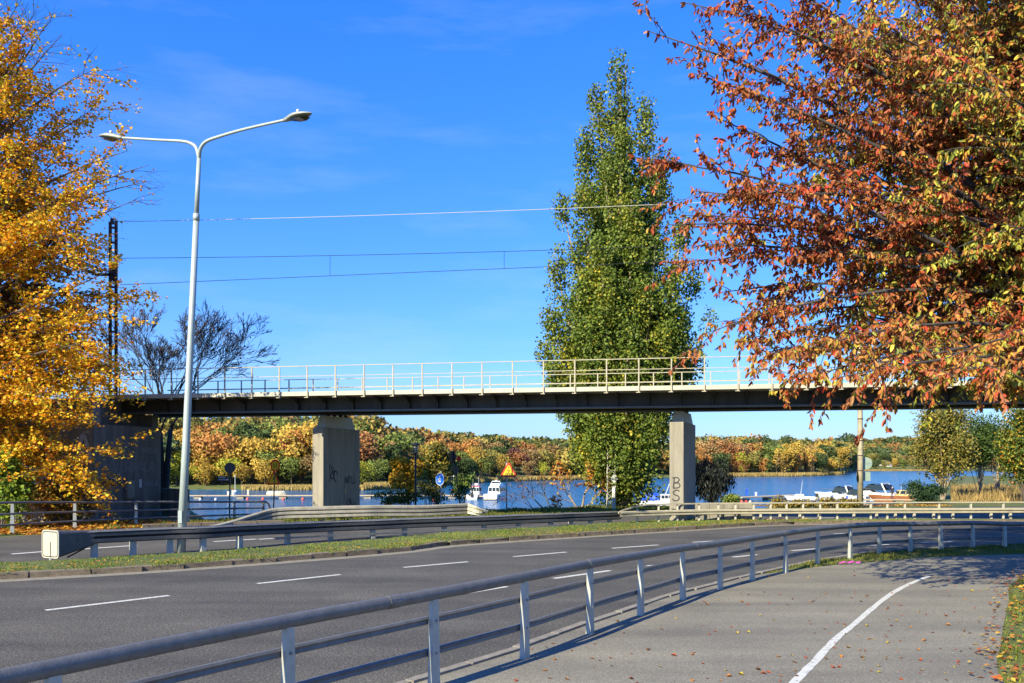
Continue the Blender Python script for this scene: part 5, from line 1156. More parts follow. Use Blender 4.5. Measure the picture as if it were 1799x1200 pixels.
# round sign seen from behind with a street name plate
Ye = 39.0; sb = Vector(((403 - CX) / FPX * Ye, Ye, -.6)); es = root('street_sign', sb, 'back of a round sign with a small dark street name plate over the water', 'road sign')
MB().tube([sb, at(404, Ye, 815)], .03, 8).build('pole', M['darkback'], es, True)
u, v, n = basis(0.15); c = at(404, Ye - .05, 822); ngon(c, u, v, n, circ(.245), .015, 'round_plate', M['darkback'], es)
c = at(392.5, Ye - .03, 840.5); np_ = ngon(c, u, v, n, [(-.23, -.11), (.23, -.11), (.23, .11), (-.23, .11)], .012, 'name_plate', M['darkback'], es)
for dz, w0, w1 in ((.05, -.20, .08), (-.055, -.20, .20)):
    x = w0; rr_ = random.Random(5)
    while x < w1:
        w = rr_.uniform(.03, .07); ngon(c + u * (x + w / 2) + v * dz, u, v, n, [(-w / 2, -.025), (w / 2, -.025), (w / 2, .025), (-w / 2, .025)], .016, 'lettering', M['whitesign'], np_); x += w + .012
# prohibition signs and board on the far lot
Yq = 62.0; sb = Vector(((1707 - CX) / FPX * Yq, Yq, 0)); qs = root('prohibition_sign', sb, 'small round red and white prohibition sign by the dry grass mound', 'road sign')
MB().tube([sb, at(1707, Yq, 866)], .03, 8).build('pole', M['post'], qs, True); u, v, n = basis(0.0); c = at(1707.5, Yq - .05, 872); qp = ngon(c, u, v, n, circ(.22), .012, 'plate', M['whitesign'], qs); ring(c, u, v, n, circ(.22), circ(.15), .015, 'red_border', M['red'], qp); strokes(c, u, v, n, [[(-.14, .14), (.14, -.14)]], .05, .017, 'bar_symbol', M['red'], qp)
sb = Vector(((1772 - CX) / FPX * Yq, Yq, 0)); is_ = root('information_board', sb, 'small white upright board in front of the dry grass', 'sign board')
MB().tube([sb, at(1772, Yq, 870)], .03, 6).build('pole', M['post'], is_, True); ngon(at(1772, Yq - .05, 872), *basis(0), [(-.09, -.16), (.09, -.16), (.09, .16), (-.09, .16)], .012, 'panel', M['whitesign'], is_)

# ---------------------------------------------------------------- park lantern, lattice mast, marker box, beige pole
Yl = 42.0; sb = Vector(((730 - CX) / FPX * Yl, Yl, -.9)); pk = root('park_lantern', sb, 'black park lantern with a flat round hat between two small trees', 'lantern')
zt = at(730, Yl, 776).z
MB().tube([sb, Vector((sb.x, Yl, zt - .62))], [.055, .04], 10).build('post', M['black'], pk, True)
MB().lathe([(.05, 0), (.09, .05), (.06, .10)], 12, (sb.x, Yl, zt - .66)).build('collar', M['black'], pk, True)
MB().lathe([(.075, 0), (.10, .22), (.11, .38)], 12, (sb.x, Yl, zt - .55)).build('glass', M['whitesign'], pk, True)
for a in (0.6, 2.2, 3.7, 5.3): MB().tube([(sb.x + .09 * math.cos(a), Yl + .09 * math.sin(a), zt - .57), (sb.x + .13 * math.cos(a), Yl + .13 * math.sin(a), zt - .15)], .012, 4).build('slim_bar', M['black'], pk)
MB().lathe([(.12, 0), (.26, .02), (.25, .05), (.10, .10), (.03, .13)], 16, (sb.x, Yl, zt - .17)).build('hat', M['black'], pk, True)
Ym = 44.0; m0 = Vector(((1073.5 - CX) / FPX * Ym, Ym, -.2)); lt = root('lattice_mast', m0, 'slim pale lattice mast with a white diamond plate in front of the poplar', 'mast')
zt = at(1073, Ym, 765).z; hw = .20
for sx, sy in ((-1, -1), (1, -1), (1, 1), (-1, 1)): MB().tube([m0 + Vector((sx * hw, sy * hw, 0)), Vector((m0.x + sx * hw, m0.y + sy * hw, zt))], .02, 5).build('leg', M['cream'], lt)
nb = 12
for k in range(nb):
    z0 = lerp(m0.z, zt, k / nb); z1 = lerp(m0.z, zt, (k + 1) / nb); s_ = 1 if k % 2 else -1
    for a, b in (((-1, -1), (1, -1)), ((1, -1), (1, 1)), ((1, 1), (-1, 1)), ((-1, 1), (-1, -1))):
        MB().tube([(m0.x + a[0] * hw, m0.y + a[1] * hw, z0 if s_ > 0 else z1), (m0.x + b[0] * hw, m0.y + b[1] * hw, z1 if s_ > 0 else z0)], .011, 4).build('brace', M['cream'], lt)
c = at(1079, Ym - .3, 841); ngon(c, *basis(.2), [(0, .27), (-.19, 0), (0, -.27), (.19, 0)], .012, 'diamond_plate', M['whitesign'], lt)
b0 = Vector(((1078 - CX) / FPX * 43.6, 43.6, -.2)); mk = root('marker_box', b0, 'narrow white upright cabinet at the foot of the lattice mast', 'cabinet')
zt = at(1078, 43.6, 856).z
bx_ = MB().box((b0.x, b0.y, (zt - .2) / 2), (.15, .16, zt + .2)).build('casing', M['white'], mk); bx_.modifiers.new('b', 'BEVEL').width = .015
MB().box((b0.x, b0.y, zt + .015), (.19, .20, .03)).build('lid', M['white'], mk); MB().box((b0.x, b0.y - .083, zt * .3), (.12, .006, zt * .9)).build('door', M['cream'], mk)
Yp = 45.4; p0 = Vector(((1511.5 - CX) / FPX * Yp, Yp, 0)); bpole = root('lamp_pole', p0, 'stout beige steel pole with dark bands and signs at its foot, under the red tree', 'pole')
MB().tube([p0, p0 + Vector((0, 0, 3)), p0 + Vector((-.02, 0, 6)), p0 + Vector((-.03, 0, 11.5))], [.155, .14, .125, .09], 12).build('shaft', M['beige_pole'], bpole, True)
for z in (1.95, 2.75, 3.55, 4.7): MB().tube([p0 + Vector((0, 0, z)), p0 + Vector((0, 0, z + .05))], .152, 12).build('band', M['rust'], bpole, True)
MB().lathe([(.072, 0), (.10, .04), (.06, .12), (.01, .15)], 10, tuple(p0 + Vector((-.03, 0, 11.5)))).build('cap', M['beige_pole'], bpole, True)
u, v, n = basis(-.15); c = at(1521, Yp + .2, 814); ngon(c, u, v, n, circ(.33), .015, 'round_sign', M['mirror'], bpole)
c = at(1521, Yp + .2, 837); ngon(c, u, v, n, [(-.23, -.24), (.23, -.24), (.23, .24), (-.23, .24)], .015, 'square_sign', M['mirror'], bpole)
c = at(1505, Yp - .05, 836); ngon(c, *basis(1.15), circ(.31), .03, 'side_sign', M['black'], bpole)

# ---------------------------------------------------------------- boats
def hull_mesh(L, Bm, Hh, bow=.35, stern=.85, n=12, draft=.25):
    vs = []; fs = []; K = 7
    for i in range(n + 1):
        t = i / n; w = Bm / 2 * (stern + (1 - stern) * math.sin(min(1, t / .45) * math.pi / 2)) * (1 - max(0, (t - (1 - bow) + .05) / (bow + .05)) ** 2.2 if t > 1 - bow - .05 else 1); w = max(w, .012)
        sh = Hh * (1 + .28 * t * t); rake = .16 * L * max(0, t - .7) / .3
        for (q, z) in ((0, -draft), (.55, -draft * .55), (.88, .02), (1, sh * .55), (1.0, sh), (.94, sh), (.90, sh - .05)):
            vs.append((-L / 2 + L * .9 * t + rake * (z + draft) / (sh + draft), q * w, z))
    for i in range(n):
        for k in range(K - 1): a = i * K + k; fs.append((a, a + 1, a + K + 1, a + K))
    m = len(vs); vs += [(x, -y, z) for x, y, z in vs]; fs += [tuple(m + a for a in f[::-1]) for f in fs]
    tr = [k for k in range(K - 1)]; fs.append(tuple(tr + [m + k for k in tr[::-1]]))
    return vs, fs
class Boat:
    def __init__(s, name, label, loc, rz, cat='boat'):
        s.r = root(name, loc, label, cat); s.r.rotation_euler = (0, 0, rz); ORG[s.r.name] = Vector((0, 0, 0))
    def part(s, name, mb, mt, sm=False, parent=None): return mb.build(name, M[mt], parent or s.r, sm)
    def hull(s, L, Bm, Hh, mt='white', stripe='blue', **k):
        vs, fs = hull_mesh(L, Bm, Hh, **k); h = s.part('hull', MB().add(vs, fs), mt)
        dk = MB(); n = 13; half = [v for v in vs[:len(vs) // 2]][6::7]
        dk.add([(x, y, z - .06) for x, y, z in half] + [(x, -y, z - .06) for x, y, z in half], [(i, i + 1, n + i + 1, n + i) for i in range(n - 1)]); s.part('deck', dk, 'cap', parent=h)
        st = MB(); rows = [v for v in vs[:len(vs) // 2]][2::7]
        for sg in (1, -1):
            st.add([(x, sg * (y + .006), z - .03) for x, y, z in rows] + [(x, sg * (y + .008), z + .06) for x, y, z in rows], [(i, i + 1, n + i + 1, n + i) for i in range(n - 1)])
        s.part('waterline_stripe', st, stripe, parent=h); return h
    def cabin(s, x0, x1, w, z0, z1, tin=.2, wins=True, mt='white', name='cabin'):
        a = [(x0, -w / 2, z0), (x1, -w / 2, z0), (x1, w / 2, z0), (x0, w / 2, z0)]; b = [(x0 + tin * .4, -w / 2 * .86, z1), (x1 - tin * 1.6, -w / 2 * .86, z1), (x1 - tin * 1.6, w / 2 * .86, z1), (x0 + tin * .4, w / 2 * .86, z1)]
        cb = s.part(name, MB().add(a + b, [(3, 2, 1, 0), (4, 5, 6, 7), (0, 1, 5, 4), (1, 2, 6, 5), (2, 3, 7, 6), (3, 0, 4, 7)]), mt); cb.modifiers.new('b', 'BEVEL').width = .05
        if wins:
            def quad(f0, f1, ua, ub, face):
                A, Bq, Cq, D = [Vector(p) for p in face]; nn = (Bq - A).cross(D - A).normalized() * .012
                q = lambda uu, vv: A.lerp(Bq, uu).lerp(D.lerp(Cq, uu), vv) + nn
                s.part('window', MB().add([q(ua, f0), q(ub, f0), q(ub, f1), q(ua, f1)], [(0, 1, 2, 3)]), 'glass', parent=cb)
            for face in ((a[0], a[1], b[1], b[0]), (a[2], a[3], b[3], b[2])):
                for k in range(3): quad(.42, .88, .06 + k * .31, .33 + k * .31, face)
            for face in ((a[1], a[2], b[2], b[1]), (a[3], a[0], b[0], b[3])):
                for k in range(3): quad(.40, .88, .05 + k * .32, .32 + k * .32, face)
        return cb
    def mast(s, x, z0, z1, y=0, r=.02, lean=0): s.part('antenna', MB().tube([(x, y, z0), (x + lean, y, z1)], [r, r * .5], 6), 'white')
    def rail(s, pts, z, mt='steel'):
        for sg in (1, -1): s.part('guard_rail', MB().tube([(x, sg * y, z + dz) for x, y, dz in pts], .015, 5), mt)
def wpos(px, py): return P(px, py, WATER)
# flybridge cruiser, seen from astern
w = wpos(873, 877); b = Boat('motor_cruiser', 'white flybridge motor cruiser moored at the jetty, seen from astern behind the warning sign', w, math.radians(75)); b.r.scale = (.88, .88, .92); b.hull(8.5, 2.9, 1.0); b.cabin(-2.0, 2.4, 2.3, .9, 2.2); b.cabin(-1.4, 1.4, 1.9, 2.2, 2.75, wins=False, name='flybridge'); b.mast(-.2, 2.7, 3.9); b.part('radar', MB().lathe([(.22, 0), (.25, .06), (.18, .14)], 12, (-.4, 0, 3.1)), 'white'); b.part('radar_arch', MB().tube([(-.8, -.9, 2.6), (-.6, -.7, 3.1), (-.6, .7, 3.1), (-.8, .9, 2.6)], .05, 6), 'white'); b.part('swim_platform', MB().box((-4.4, 0, .15), (.6, 2.4, .08)), 'jetty'); b.part('fender', MB().tube([(-3, -1.45, .2), (-3, -1.45, .75)], [.10, .11], 8), 'cap'); b.rail([(-4.1, 1.2, 0), (-2, 1.35, .1), (1.5, 1.2, .35), (3.8, .4, .6)], 1.3)
# small cabin boat with two aerials
w = wpos(836, 876); b = Boat('cabin_boat', 'small white cabin boat with two tall aerials moored next to the flybridge cruiser', w, math.radians(80)); b.hull(5.8, 2.1, .75); b.cabin(-.8, 1.3, 1.5, .7, 1.9); b.mast(.1, 1.85, 3.5, -.45, .03); b.mast(.1, 1.85, 3.6, .5, .03); b.part('outboard_motor', MB().box((-2.9, 0, .75), (.45, .4, .7)), 'black'); b.part('roof_rack', MB().box((.2, 0, 2.0), (1.4, 1.5, .06)), 'red'); b.part('searchlight', MB().box((.3, 0, 2.3), (.2, .5, .35)), 'white')
# fishing boat under blue tarp, on this side of the jetty
w = wpos(1160, 893); b = Boat('fishing_boat', 'white fishing boat with a blue tarpaulin and a tripod mast beside the lettered pier', w, math.radians(-4)); b.hull(6.0, 2.2, .95, stripe='red'); b.cabin(-.1, 1.7, 1.6, .9, 1.75, tin=.28)
for p, q in (((.6, 0, 1.6), (1.35, 0, 3.6)), ((1.9, .5, .9), (1.35, 0, 3.6)), ((1.9, -.5, .9), (1.35, 0, 3.6))): b.part('mast_leg', MB().tube([p, q], [.05, .035], 6), 'white')
b.part('masthead_lamp', MB().lathe([(.10, 0), (.14, .1), (.10, .22)], 10, (1.35, 0, 3.5)), 'white'); b.mast(1.35, 3.6, 4.9, 0, .015)
tv = [(-2.9, -1, 1.0), (-2.9, 1, 1.0), (-.2, 1.0, 1.05), (-.2, -1.0, 1.05), (-2.6, 0, 1.5), (-1.4, 0, 2.1), (-.3, 0, 1.9)]
b.part('tarpaulin', MB().add(tv, [(0, 3, 6, 5, 4), (1, 4, 5, 6, 2), (0, 4, 1), (3, 2, 6)]), 'blue')
# sport boats on the right
def sport(px, py, L, Bm, Hh, label, top, rz=math.pi - .25):
    w = wpos(px, py); b = Boat('motor_boat', label, w, rz); b.hull(L, Bm, Hh, draft=.2); b.r.scale = (1.2, 1.2, 1.3)
    b.part('foredeck', MB().add([(-.1 * L, -Bm * .34, Hh), (.30 * L, -Bm * .12, Hh * 1.15), (.30 * L, Bm * .12, Hh * 1.15), (-.1 * L, Bm * .34, Hh), (-.02 * L, -Bm * .24, Hh * 1.42), (.2 * L, -Bm * .06, Hh * 1.3), (.2 * L, Bm * .06, Hh * 1.3), (-.02 * L, Bm * .24, Hh * 1.42)], [(4, 5, 6, 7), (0, 1, 5, 4), (1, 2, 6, 5), (2, 3, 7, 6), (3, 0, 4, 7)]), 'white')
    wz = Hh * 1.4; b.part('windscreen', MB().add([(.08 * L, -Bm * .3, wz - .12), (.08 * L, Bm * .3, wz - .12), (-.02 * L, Bm * .3, wz + .5), (-.02 * L, -Bm * .3, wz + .5), (-.3 * L, -Bm * .36, wz - .15), (-.3 * L, Bm * .36, wz - .15), (-.28 * L, Bm * .33, wz + .45), (-.28 * L, -Bm * .33, wz + .45)], [(0, 1, 2, 3), (0, 3, 7, 4), (1, 5, 6, 2)]), 'glass')
    if top: b.part('canopy', MB().add([(.02 * L, -Bm * .32, wz + .45), (.02 * L, Bm * .32, wz + .45), (-.10 * L, Bm * .34, wz + .62), (-.10 * L, -Bm * .34, wz + .62), (-.32 * L, -Bm * .34, wz + .52), (-.32 * L, Bm * .34, wz + .52), (-.38 * L, Bm * .34, wz), (-.38 * L, -Bm * .34, wz)], [(0, 1, 2, 3), (3, 2, 5, 4), (4, 5, 6, 7)]), top)
    if top == 'black': b.part('targa_arch', MB().tube([(-.36 * L, -Bm * .42, Hh), (-.27 * L, -Bm * .36, wz + .62), (-.27 * L, Bm * .36, wz + .62), (-.36 * L, Bm * .42, Hh)], .09, 6), 'white')
    for x in (-.28, 0.02): b.part('fender', MB().tube([(x * L, Bm * .5 + .06, .15), (x * L, Bm * .5 + .06, .7)], .11, 8), 'blue')
    b.rail([(-.1 * L, Bm * .42, 0), (.15 * L, Bm * .36, .1), (.42 * L, .1, .2)], Hh * 1.15 + .3); return b
sport(1528, 880, 7.2, 2.6, 1.0, 'biggest white motor cruiser with black canopy and swept arch, behind the beige pole', 'black', math.pi - .85)
sport(1494, 881, 4.2, 1.9, .65, 'low white motor boat half hidden between the two canopied cruisers', None, math.pi - .7)
sport(1470, 880, 5.2, 2.2, .8, 'white motor cruiser with a dark canopy farthest from the wooden boat', 'black', math.pi - .75)
w = wpos(1408, 879); b = Boat('sailing_dinghy', 'small white boat with a short mast at the end of the jetty', w, 2.9); b.hull(4.6, 1.7, .55); b.cabin(-.4, 1.2, 1.1, .5, .95, wins=False); b.mast(.1, .9, 3.0, 0, .04, -.25); b.part('outboard_motor', MB().box((-2.2, 0, .75), (.35, .3, .6)), 'black')
w = wpos(1577, 882); b = Boat('wooden_boat', 'varnished brown wooden boat with a tan cabin beside the standing person', w, math.pi - .15); b.hull(7.5, 2.3, .85, 'wood', 'wood'); b.cabin(-2.6, .2, 1.8, .8, 1.75, mt='tan'); b.mast(-.5, 1.7, 2.6)

# ---------------------------------------------------------------- jetties and buoys
def jetty(name, label, a, b, width, zt, n=9):
    c = (a + b) / 2; t = root(name, c, label, 'jetty'); d = (b - a).normalized(); s_ = Vector((-d.y, d.x, 0)) * width / 2; L = (b - a).length; k = max(3, int(L / 3.2))
    for i in range(k):
        p = a + d * (L * (i + .01) / k); q = a + d * (L * (i + .985) / k); MB().prism([p - s_, q - s_, q + s_, p + s_], (0, 0, .14)).build('deck_section', M['jetty'], t).location.z += zt - WATER
        if i % 2 == 0: m_ = p.lerp(q, .5); MB().box((m_.x, m_.y, WATER + .12), (1.1, width * .8, .55), math.atan2(d.y, d.x)).build('float', M['concrete'], t)
    return t
jetty('floating_jetty', 'long low floating jetty of pale timber crossing the water behind the grey pier', wpos(330, 876.5), wpos(812, 876), 1.5, -2.75)
jetty('floating_jetty', 'short floating jetty joining the two moored boats by the warning sign', wpos(815, 876) , wpos(868, 877.5), 1.4, -2.8)
jetty('timber_pier', 'low timber pier with mooring posts beside the weeping willow', wpos(1296, 881), wpos(1398, 876), 1.6, -2.7)
jetty('boat_jetty', 'boat jetty under the standing person by the wooden boat', wpos(1470, 884), wpos(1600, 884.5), 1.6, -2.75)
def buoy(px, py, label, mt='buoy', r=.24):
    w = wpos(px, py); t = root('mooring_buoy', w, label, 'buoy', 'buoys floating along the jetties')
    MB().lathe([(.02, -r), (r * .7, -r * .7), (r, 0), (r * .7, r * .7), (.05, r)], 12, tuple(w + Vector((0, 0, r * .4)))).build('float', M[mt], t, True)
    MB().tube([w + Vector((0, 0, r)), w + Vector((0, 0, r + .22))], .03, 6).build('eye', M['steel'], t)
for px, py, lab, mt in ((352, 878.5, 'white buoy beside the lamp post', 'white'), (379, 878.5, 'white buoy below the street name plate', 'white'), (435, 878, 'orange buoy between the street name plate and the shaded warning sign', 'buoy'), (462, 878, 'orange buoy just before the shaded warning sign', 'buoy'), (498, 878, 'orange buoy past the shaded warning sign', 'buoy'), (532, 878, 'orange buoy touching the grey pier edge', 'buoy'),
                         (762, 879, 'red orange buoy next to the blue sign pole', 'buoy'), (1303, 883, 'pink orange buoy nearest the willow', 'buoy'), (1311, 883, 'red buoy second from the willow', 'red'), (1318, 883, 'pale pink buoy third from the willow', 'cap')):
    buoy(px, py, lab, mt)
# small craft and posts on the long jetty
def service_post(px, label, h, mt, top=None):
    w = wpos(px, 876.3) + Vector((0, 0, .5)); t = root('service_post', w, label, 'jetty post'); MB().box((w.x, w.y, w.z + h / 2), (.28, .24, h)).build('column', M[mt], t); MB().box((w.x, w.y, w.z + h + .04), (.36, .3, .08)).build('cap', M[top or mt], t)
service_post(436, 'pale yellow service post standing on the long jetty', 1.0, 'cap', 'yellow'); service_post(409, 'short red and white post on the long jetty', .9, 'white', 'red'); service_post(1312, 'blue topped post on the timber pier', 1.0, 'blue', 'blue'); service_post(1328, 'low white post on the timber pier', .5, 'white')
service_post(401, 'low white post beside the street name plate pole', .6, 'white')
def beacon(px, py0, py1, label):
    w = wpos(px, py0); t = root('lake_beacon', w, label, 'beacon'); z1 = at(px, w.y, py1).z; MB().lathe([(.45, 0), (.45, .35), (.12, .55)], 12, tuple(w)).build('float', M['red' if px > 700 else 'white'], t, True)
    MB().tube([w + Vector((0, 0, .5)), Vector((w.x, w.y, z1))], [.07, .04], 6).build('staff', M['white'], t); MB().lathe([(.12, 0), (.14, .2), (.06, .3)], 8, (w.x, w.y, z1)).build('light', M['white'], t, True)
beacon(413, 866, 838, 'white beacon staff floating off the long jetty'); beacon(797, 863, 838, 'red floored beacon staff behind the give way sign')
w = wpos(486, 876); t = root('upturned_dinghy', w + Vector((0, 0, .5)), 'small pale upturned dinghy on the long jetty', 'dinghy'); vs, fs = hull_mesh(3.0, 1.2, .5); MB().add([(w.x + x, w.y + y, w.z + 1.0 - z) for x, y, z in vs], [f[::-1] for f in fs]).build('hull', M['cap'], t); MB().bar(w + Vector((-1.3, 0, .55)), w + Vector((1.3, 0, .55)), .1, .1).build('cradle', M['jetty'], t)

# ---------------------------------------------------------------- person on the jetty
def person(px, Yw_, label):
    base = Vector(((px - CX) / FPX * Yw_, Yw_, WATER + .59)); pr = root('person', base, label, 'person')
    J = {'pel': (0, 0, .95), 'chest': (.02, 0, 1.28), 'neck': (.02, 0, 1.5), 'head': (.03, .0, 1.62), 'crown': (.03, 0, 1.74), 'shl': (-.19, 0, 1.42), 'ell': (-.25, .03, 1.14), 'hal': (-.20, -.12, .93), 'shr': (.22, 0, 1.42), 'elr': (.28, .02, 1.14), 'har': (.24, -.10, .92),
         'hil': (-.10, 0, .9), 'knl': (-.11, -.02, .5), 'anl': (-.11, .02, .09), 'tol': (-.13, -.17, .04), 'hir': (.10, 0, .9), 'knr': (.12, -.03, .5), 'anr': (.13, .02, .09), 'tor': (.16, -.16, .04)}
    R = {'pel': .15, 'chest': .17, 'neck': .06, 'head': .10, 'crown': .07, 'shl': .08, 'ell': .055, 'hal': .04, 'shr': .08, 'elr': .055, 'har': .04, 'hil': .11, 'knl': .075, 'anl': .055, 'tol': .04, 'hir': .11, 'knr': .075, 'anr': .055, 'tor': .04}
    ks = list(J); ed = [('pel', 'chest'), ('chest', 'neck'), ('neck', 'head'), ('head', 'crown'), ('chest', 'shl'), ('shl', 'ell'), ('ell', 'hal'), ('chest', 'shr'), ('shr', 'elr'), ('elr', 'har'), ('pel', 'hil'), ('hil', 'knl'), ('knl', 'anl'), ('anl', 'tol'), ('pel', 'hir'), ('hir', 'knr'), ('knr', 'anr'), ('anr', 'tor')]
    me_ = bpy.data.meshes.new('body'); me_.from_pydata([J[k] for k in ks], [(ks.index(a), ks.index(b)) for a, b in ed], []); o = bpy.data.objects.new('body', me_); COL.objects.link(o); o.parent = pr; me_.materials.append(M['cloth'])
    bm_ = bmesh.new(); bm_.from_mesh(me_); ly = bm_.verts.layers.skin.verify()
    for v_, k in zip(bm_.verts, ks): v_[ly].radius = (R[k], R[k] * .85); v_[ly].use_root = (k == 'pel')
    bm_.to_mesh(me_); bm_.free(); o.modifiers.new('skin', 'SKIN')
    o.modifiers.new('sub', 'SUBSURF').levels = 1; o.modifiers['sub'].render_levels = 1
    MB().lathe([(.02, -.12), (.075, -.09), (.098, -.01), (.095, .06), (.06, .12), (.01, .135)], 12, tuple(base + Vector((.03, -.015, 1.63)))).build('face', M['skin'], pr, True)
    MB().lathe([(.108, -.02), (.11, .05), (.07, .125), (.01, .145)], 12, tuple(base + Vector((.03, .005, 1.635)))).build('hair', M['graf'], pr, True)
    for sx in (-1, 1):
        hx = base + Vector((-.20 if sx < 0 else .24, -.12, .88)); h = MB()
        h.tube([hx + Vector((0, .01, .06)), hx, hx - Vector((0, 0, .05))], [.03, .04, .036], 6)
        for f_ in range(4): h.tube([hx + Vector(((f_ - 1.5) * .018, 0, -.05)), hx + Vector(((f_ - 1.5) * .018, -.01, -.10 - .01 * (f_ in (1, 2)))), hx + Vector(((f_ - 1.5) * .018, -.03, -.125))], [.010, .009, .007], 5)
        h.tube([hx + Vector((-sx * .03, 0, 0)), hx + Vector((-sx * .06, -.02, -.04)), hx + Vector((-sx * .06, -.03, -.07))], [.012, .011, .008], 5)
        h.build('hand', M['skin'], pr, True)
person(1567, 120.5, 'person in dark clothes standing on the boat jetty beside the wooden boat')

# ---------------------------------------------------------------- houses across the lake
def house(px, py, Yh, w, h, label, wall, nwin, rows=2, roof=1.4):
    z = at(px, Yh, py).z; x = (px - CX) / FPX * Yh; zb = min(z, tz(x, Yh) + 2) - 2; t = root('lake_house', (x, Yh, zb), label, 'house'); wl_ = MB().box((x, Yh, (zb + z + h) / 2), (w, 9, z + h - zb)).build('wall', M[wall], t)
    MB().prism([(x - w / 2 - .5, Yh - 5, z + h), (x - w / 2 - .5, Yh + 5, z + h), (x - w / 2 - .5, Yh, z + h + roof)], (w + 1, 0, 0)).build('roof', M['roof'], t)
    for r_ in range(rows):
        for k in range(nwin):
            wx = x - w / 2 + w * (k + .5) / nwin; wz = z + h * (r_ + .55) / rows; f = MB().box((wx, Yh - 4.52, wz), (w / nwin * .55, .06, h / rows * .5)).build('window', M['white'], wl_); MB().box((wx, Yh - 4.56, wz), (w / nwin * .42, .04, h / rows * .38)).build('pane', M['glass'], f)
house(1474, 790, 960, 9, 5.2, 'red house with white gable ends on the far ridge, nearer the lettered pier', 'brick', 3); house(1489, 790, 962, 8, 5.0, 'red house in the middle of the far ridge beside the beige pole', 'brick', 3); house(1521, 790.5, 960, 11, 4.6, 'long red house on the far ridge past the beige pole', 'brick', 4)
house(1408, 789, 940, 9, 3.5, 'brown roofed house low among the trees on the far ridge', 'tan', 3, 1); house(1557, 816, 760, 6.5, 4.0, 'white house among the trees across the lake', 'white', 2); house(1545, 814, 764, 4, 4.5, 'small pale house beside the white house across the lake', 'cap', 2)
# ---------------------------------------------------------------- grass, leaves on the ground
rg = np.random.default_rng(40)
def inside(px_, py_, poly):
    c = np.zeros(len(px_), bool); n = len(poly); j = n - 1
    for i in range(n):
        xi, yi = poly[i]; xj, yj = poly[j]
        c ^= ((yi > py_) != (yj > py_)) & (px_ < (xj - xi) * (py_ - yi) / (yj - yi + 1e-12) + xi); j = i
    return c
def blades(name, label, poly, n, z, h, w, cols, wts=None, lean=.35, fade=None):
    poly = [(p[0], p[1]) for p in poly]; a = np.array(poly); x = rg.uniform(a[:, 0].min(), a[:, 0].max(), n * 3); y = rg.uniform(a[:, 1].min(), a[:, 1].max(), n * 3)
    k = inside(x, y, poly)
    if fade is not None: k &= fade(x, y)
    x, y = x[k], y[k]; m = len(x); zz = z if not callable(z) else z(x, y)
    tuft = .65 + .55 * np.sin(x * 3.1 + np.sin(y * 2.3) * 2) * np.sin(y * 2.7 + 1) + rg.uniform(-.2, .3, m); hh = np.clip(tuft, .35, 1.5) * h
    pos = np.stack([x, y, np.broadcast_to(zz, (m,)) - .01], -1); d = np.stack([rg.normal(0, lean, m), rg.normal(0, lean, m), np.ones(m)], -1); nn = np.stack([rg.normal(0, 1, m), rg.normal(0, 1, m) - .5, rg.normal(0, .3, m)], -1)
    tint = pick_cols(rg, m, cols, wts, .25); pt_ = np.sin(x * .9 + 2 * np.sin(y * .7)) * np.sin(y * 1.1); tint = tint * (1 + .2 * pt_[:, None])
    tag(link(name, leaf_cloud(name, pos, d, nn, hh, w, np.clip(tint, 0, 1), M['grass'], .1)), label, kind='stuff')
GC = [(.13, .21, .022), (.18, .25, .03), (.25, .23, .05), (.09, .15, .02), (.32, .25, .08)]; GW = [4, 4, 2.4, 3, 1.2]
kc = resample(kerb_c, 90); fi = resample(far_in, 90)
blades('median_grass', 'uneven short grass on the median strip', [tuple(p)[:2] for p in offset(kc, -.16) if -14 < p.x < 17] + [tuple(p)[:2] for p in fi if -14 < p.x < 17][::-1], 60000, .10, .055, .018, GC, GW)
# ragged tufts hanging over the kerb
ko = offset(resample(kerb_c, 400), -.10); P3 = [p for p in ko if -13 < p.x < 15]; m = 7000; ii = rg.integers(0, len(P3), m); q = np.array([tuple(p) for p in P3])[ii] + np.stack([rg.normal(0, .05, m), rg.normal(0, .08, m), np.zeros(m)], -1)
clump = (np.sin(q[:, 0] * 4.1) + np.sin(q[:, 0] * 1.7 + 1) > -.2); q = q[clump]; m = len(q); q[:, 2] = .09
tag(link('kerb_tufts', leaf_cloud('kerb_tufts', q, np.stack([rg.normal(.1, .5, m), rg.normal(-.35, .4, m), np.ones(m) * .8], -1), rg.normal(0, 1, (m, 3)), rg.uniform(.05, .12, m), .016, pick_cols(rg, m, GC, [2, 3, 3, 2, 2]), M['grass'], .1)), 'ragged grass tufts hanging over the median kerb', kind='stuff')
# grass to the right of the path
pr_ = [tuple(p)[:2] for p in path_right if 5 < p.y < 22]; blades('path_grass', 'green grass with fallen leaves along the edge of the footpath', pr_ + [(22, 22), (13, 5)], 52000, 0.0, .075, .012, [(.16, .19, .022), (.22, .23, .03), (.11, .14, .02), (.28, .22, .05)], [4, 3, 3, 1], fade=lambda x, y: x / y < .66)
# grass between railing and path on the bend
ra = [tuple(p)[:2] for p in offset(rail_c, -.35)][13 * 6 - 2:24 * 6]; pa = [tuple(p)[:2] for p in path_left[i0 - 2:] if p.x < 24]
blades('bend_grass', 'strip of grass between railing and footpath on the bend', ra + pa[::-1], 22000, 0.0, .09, .016, [(.17, .19, .03), (.13, .15, .025), (.24, .21, .05), (.10, .12, .02)])
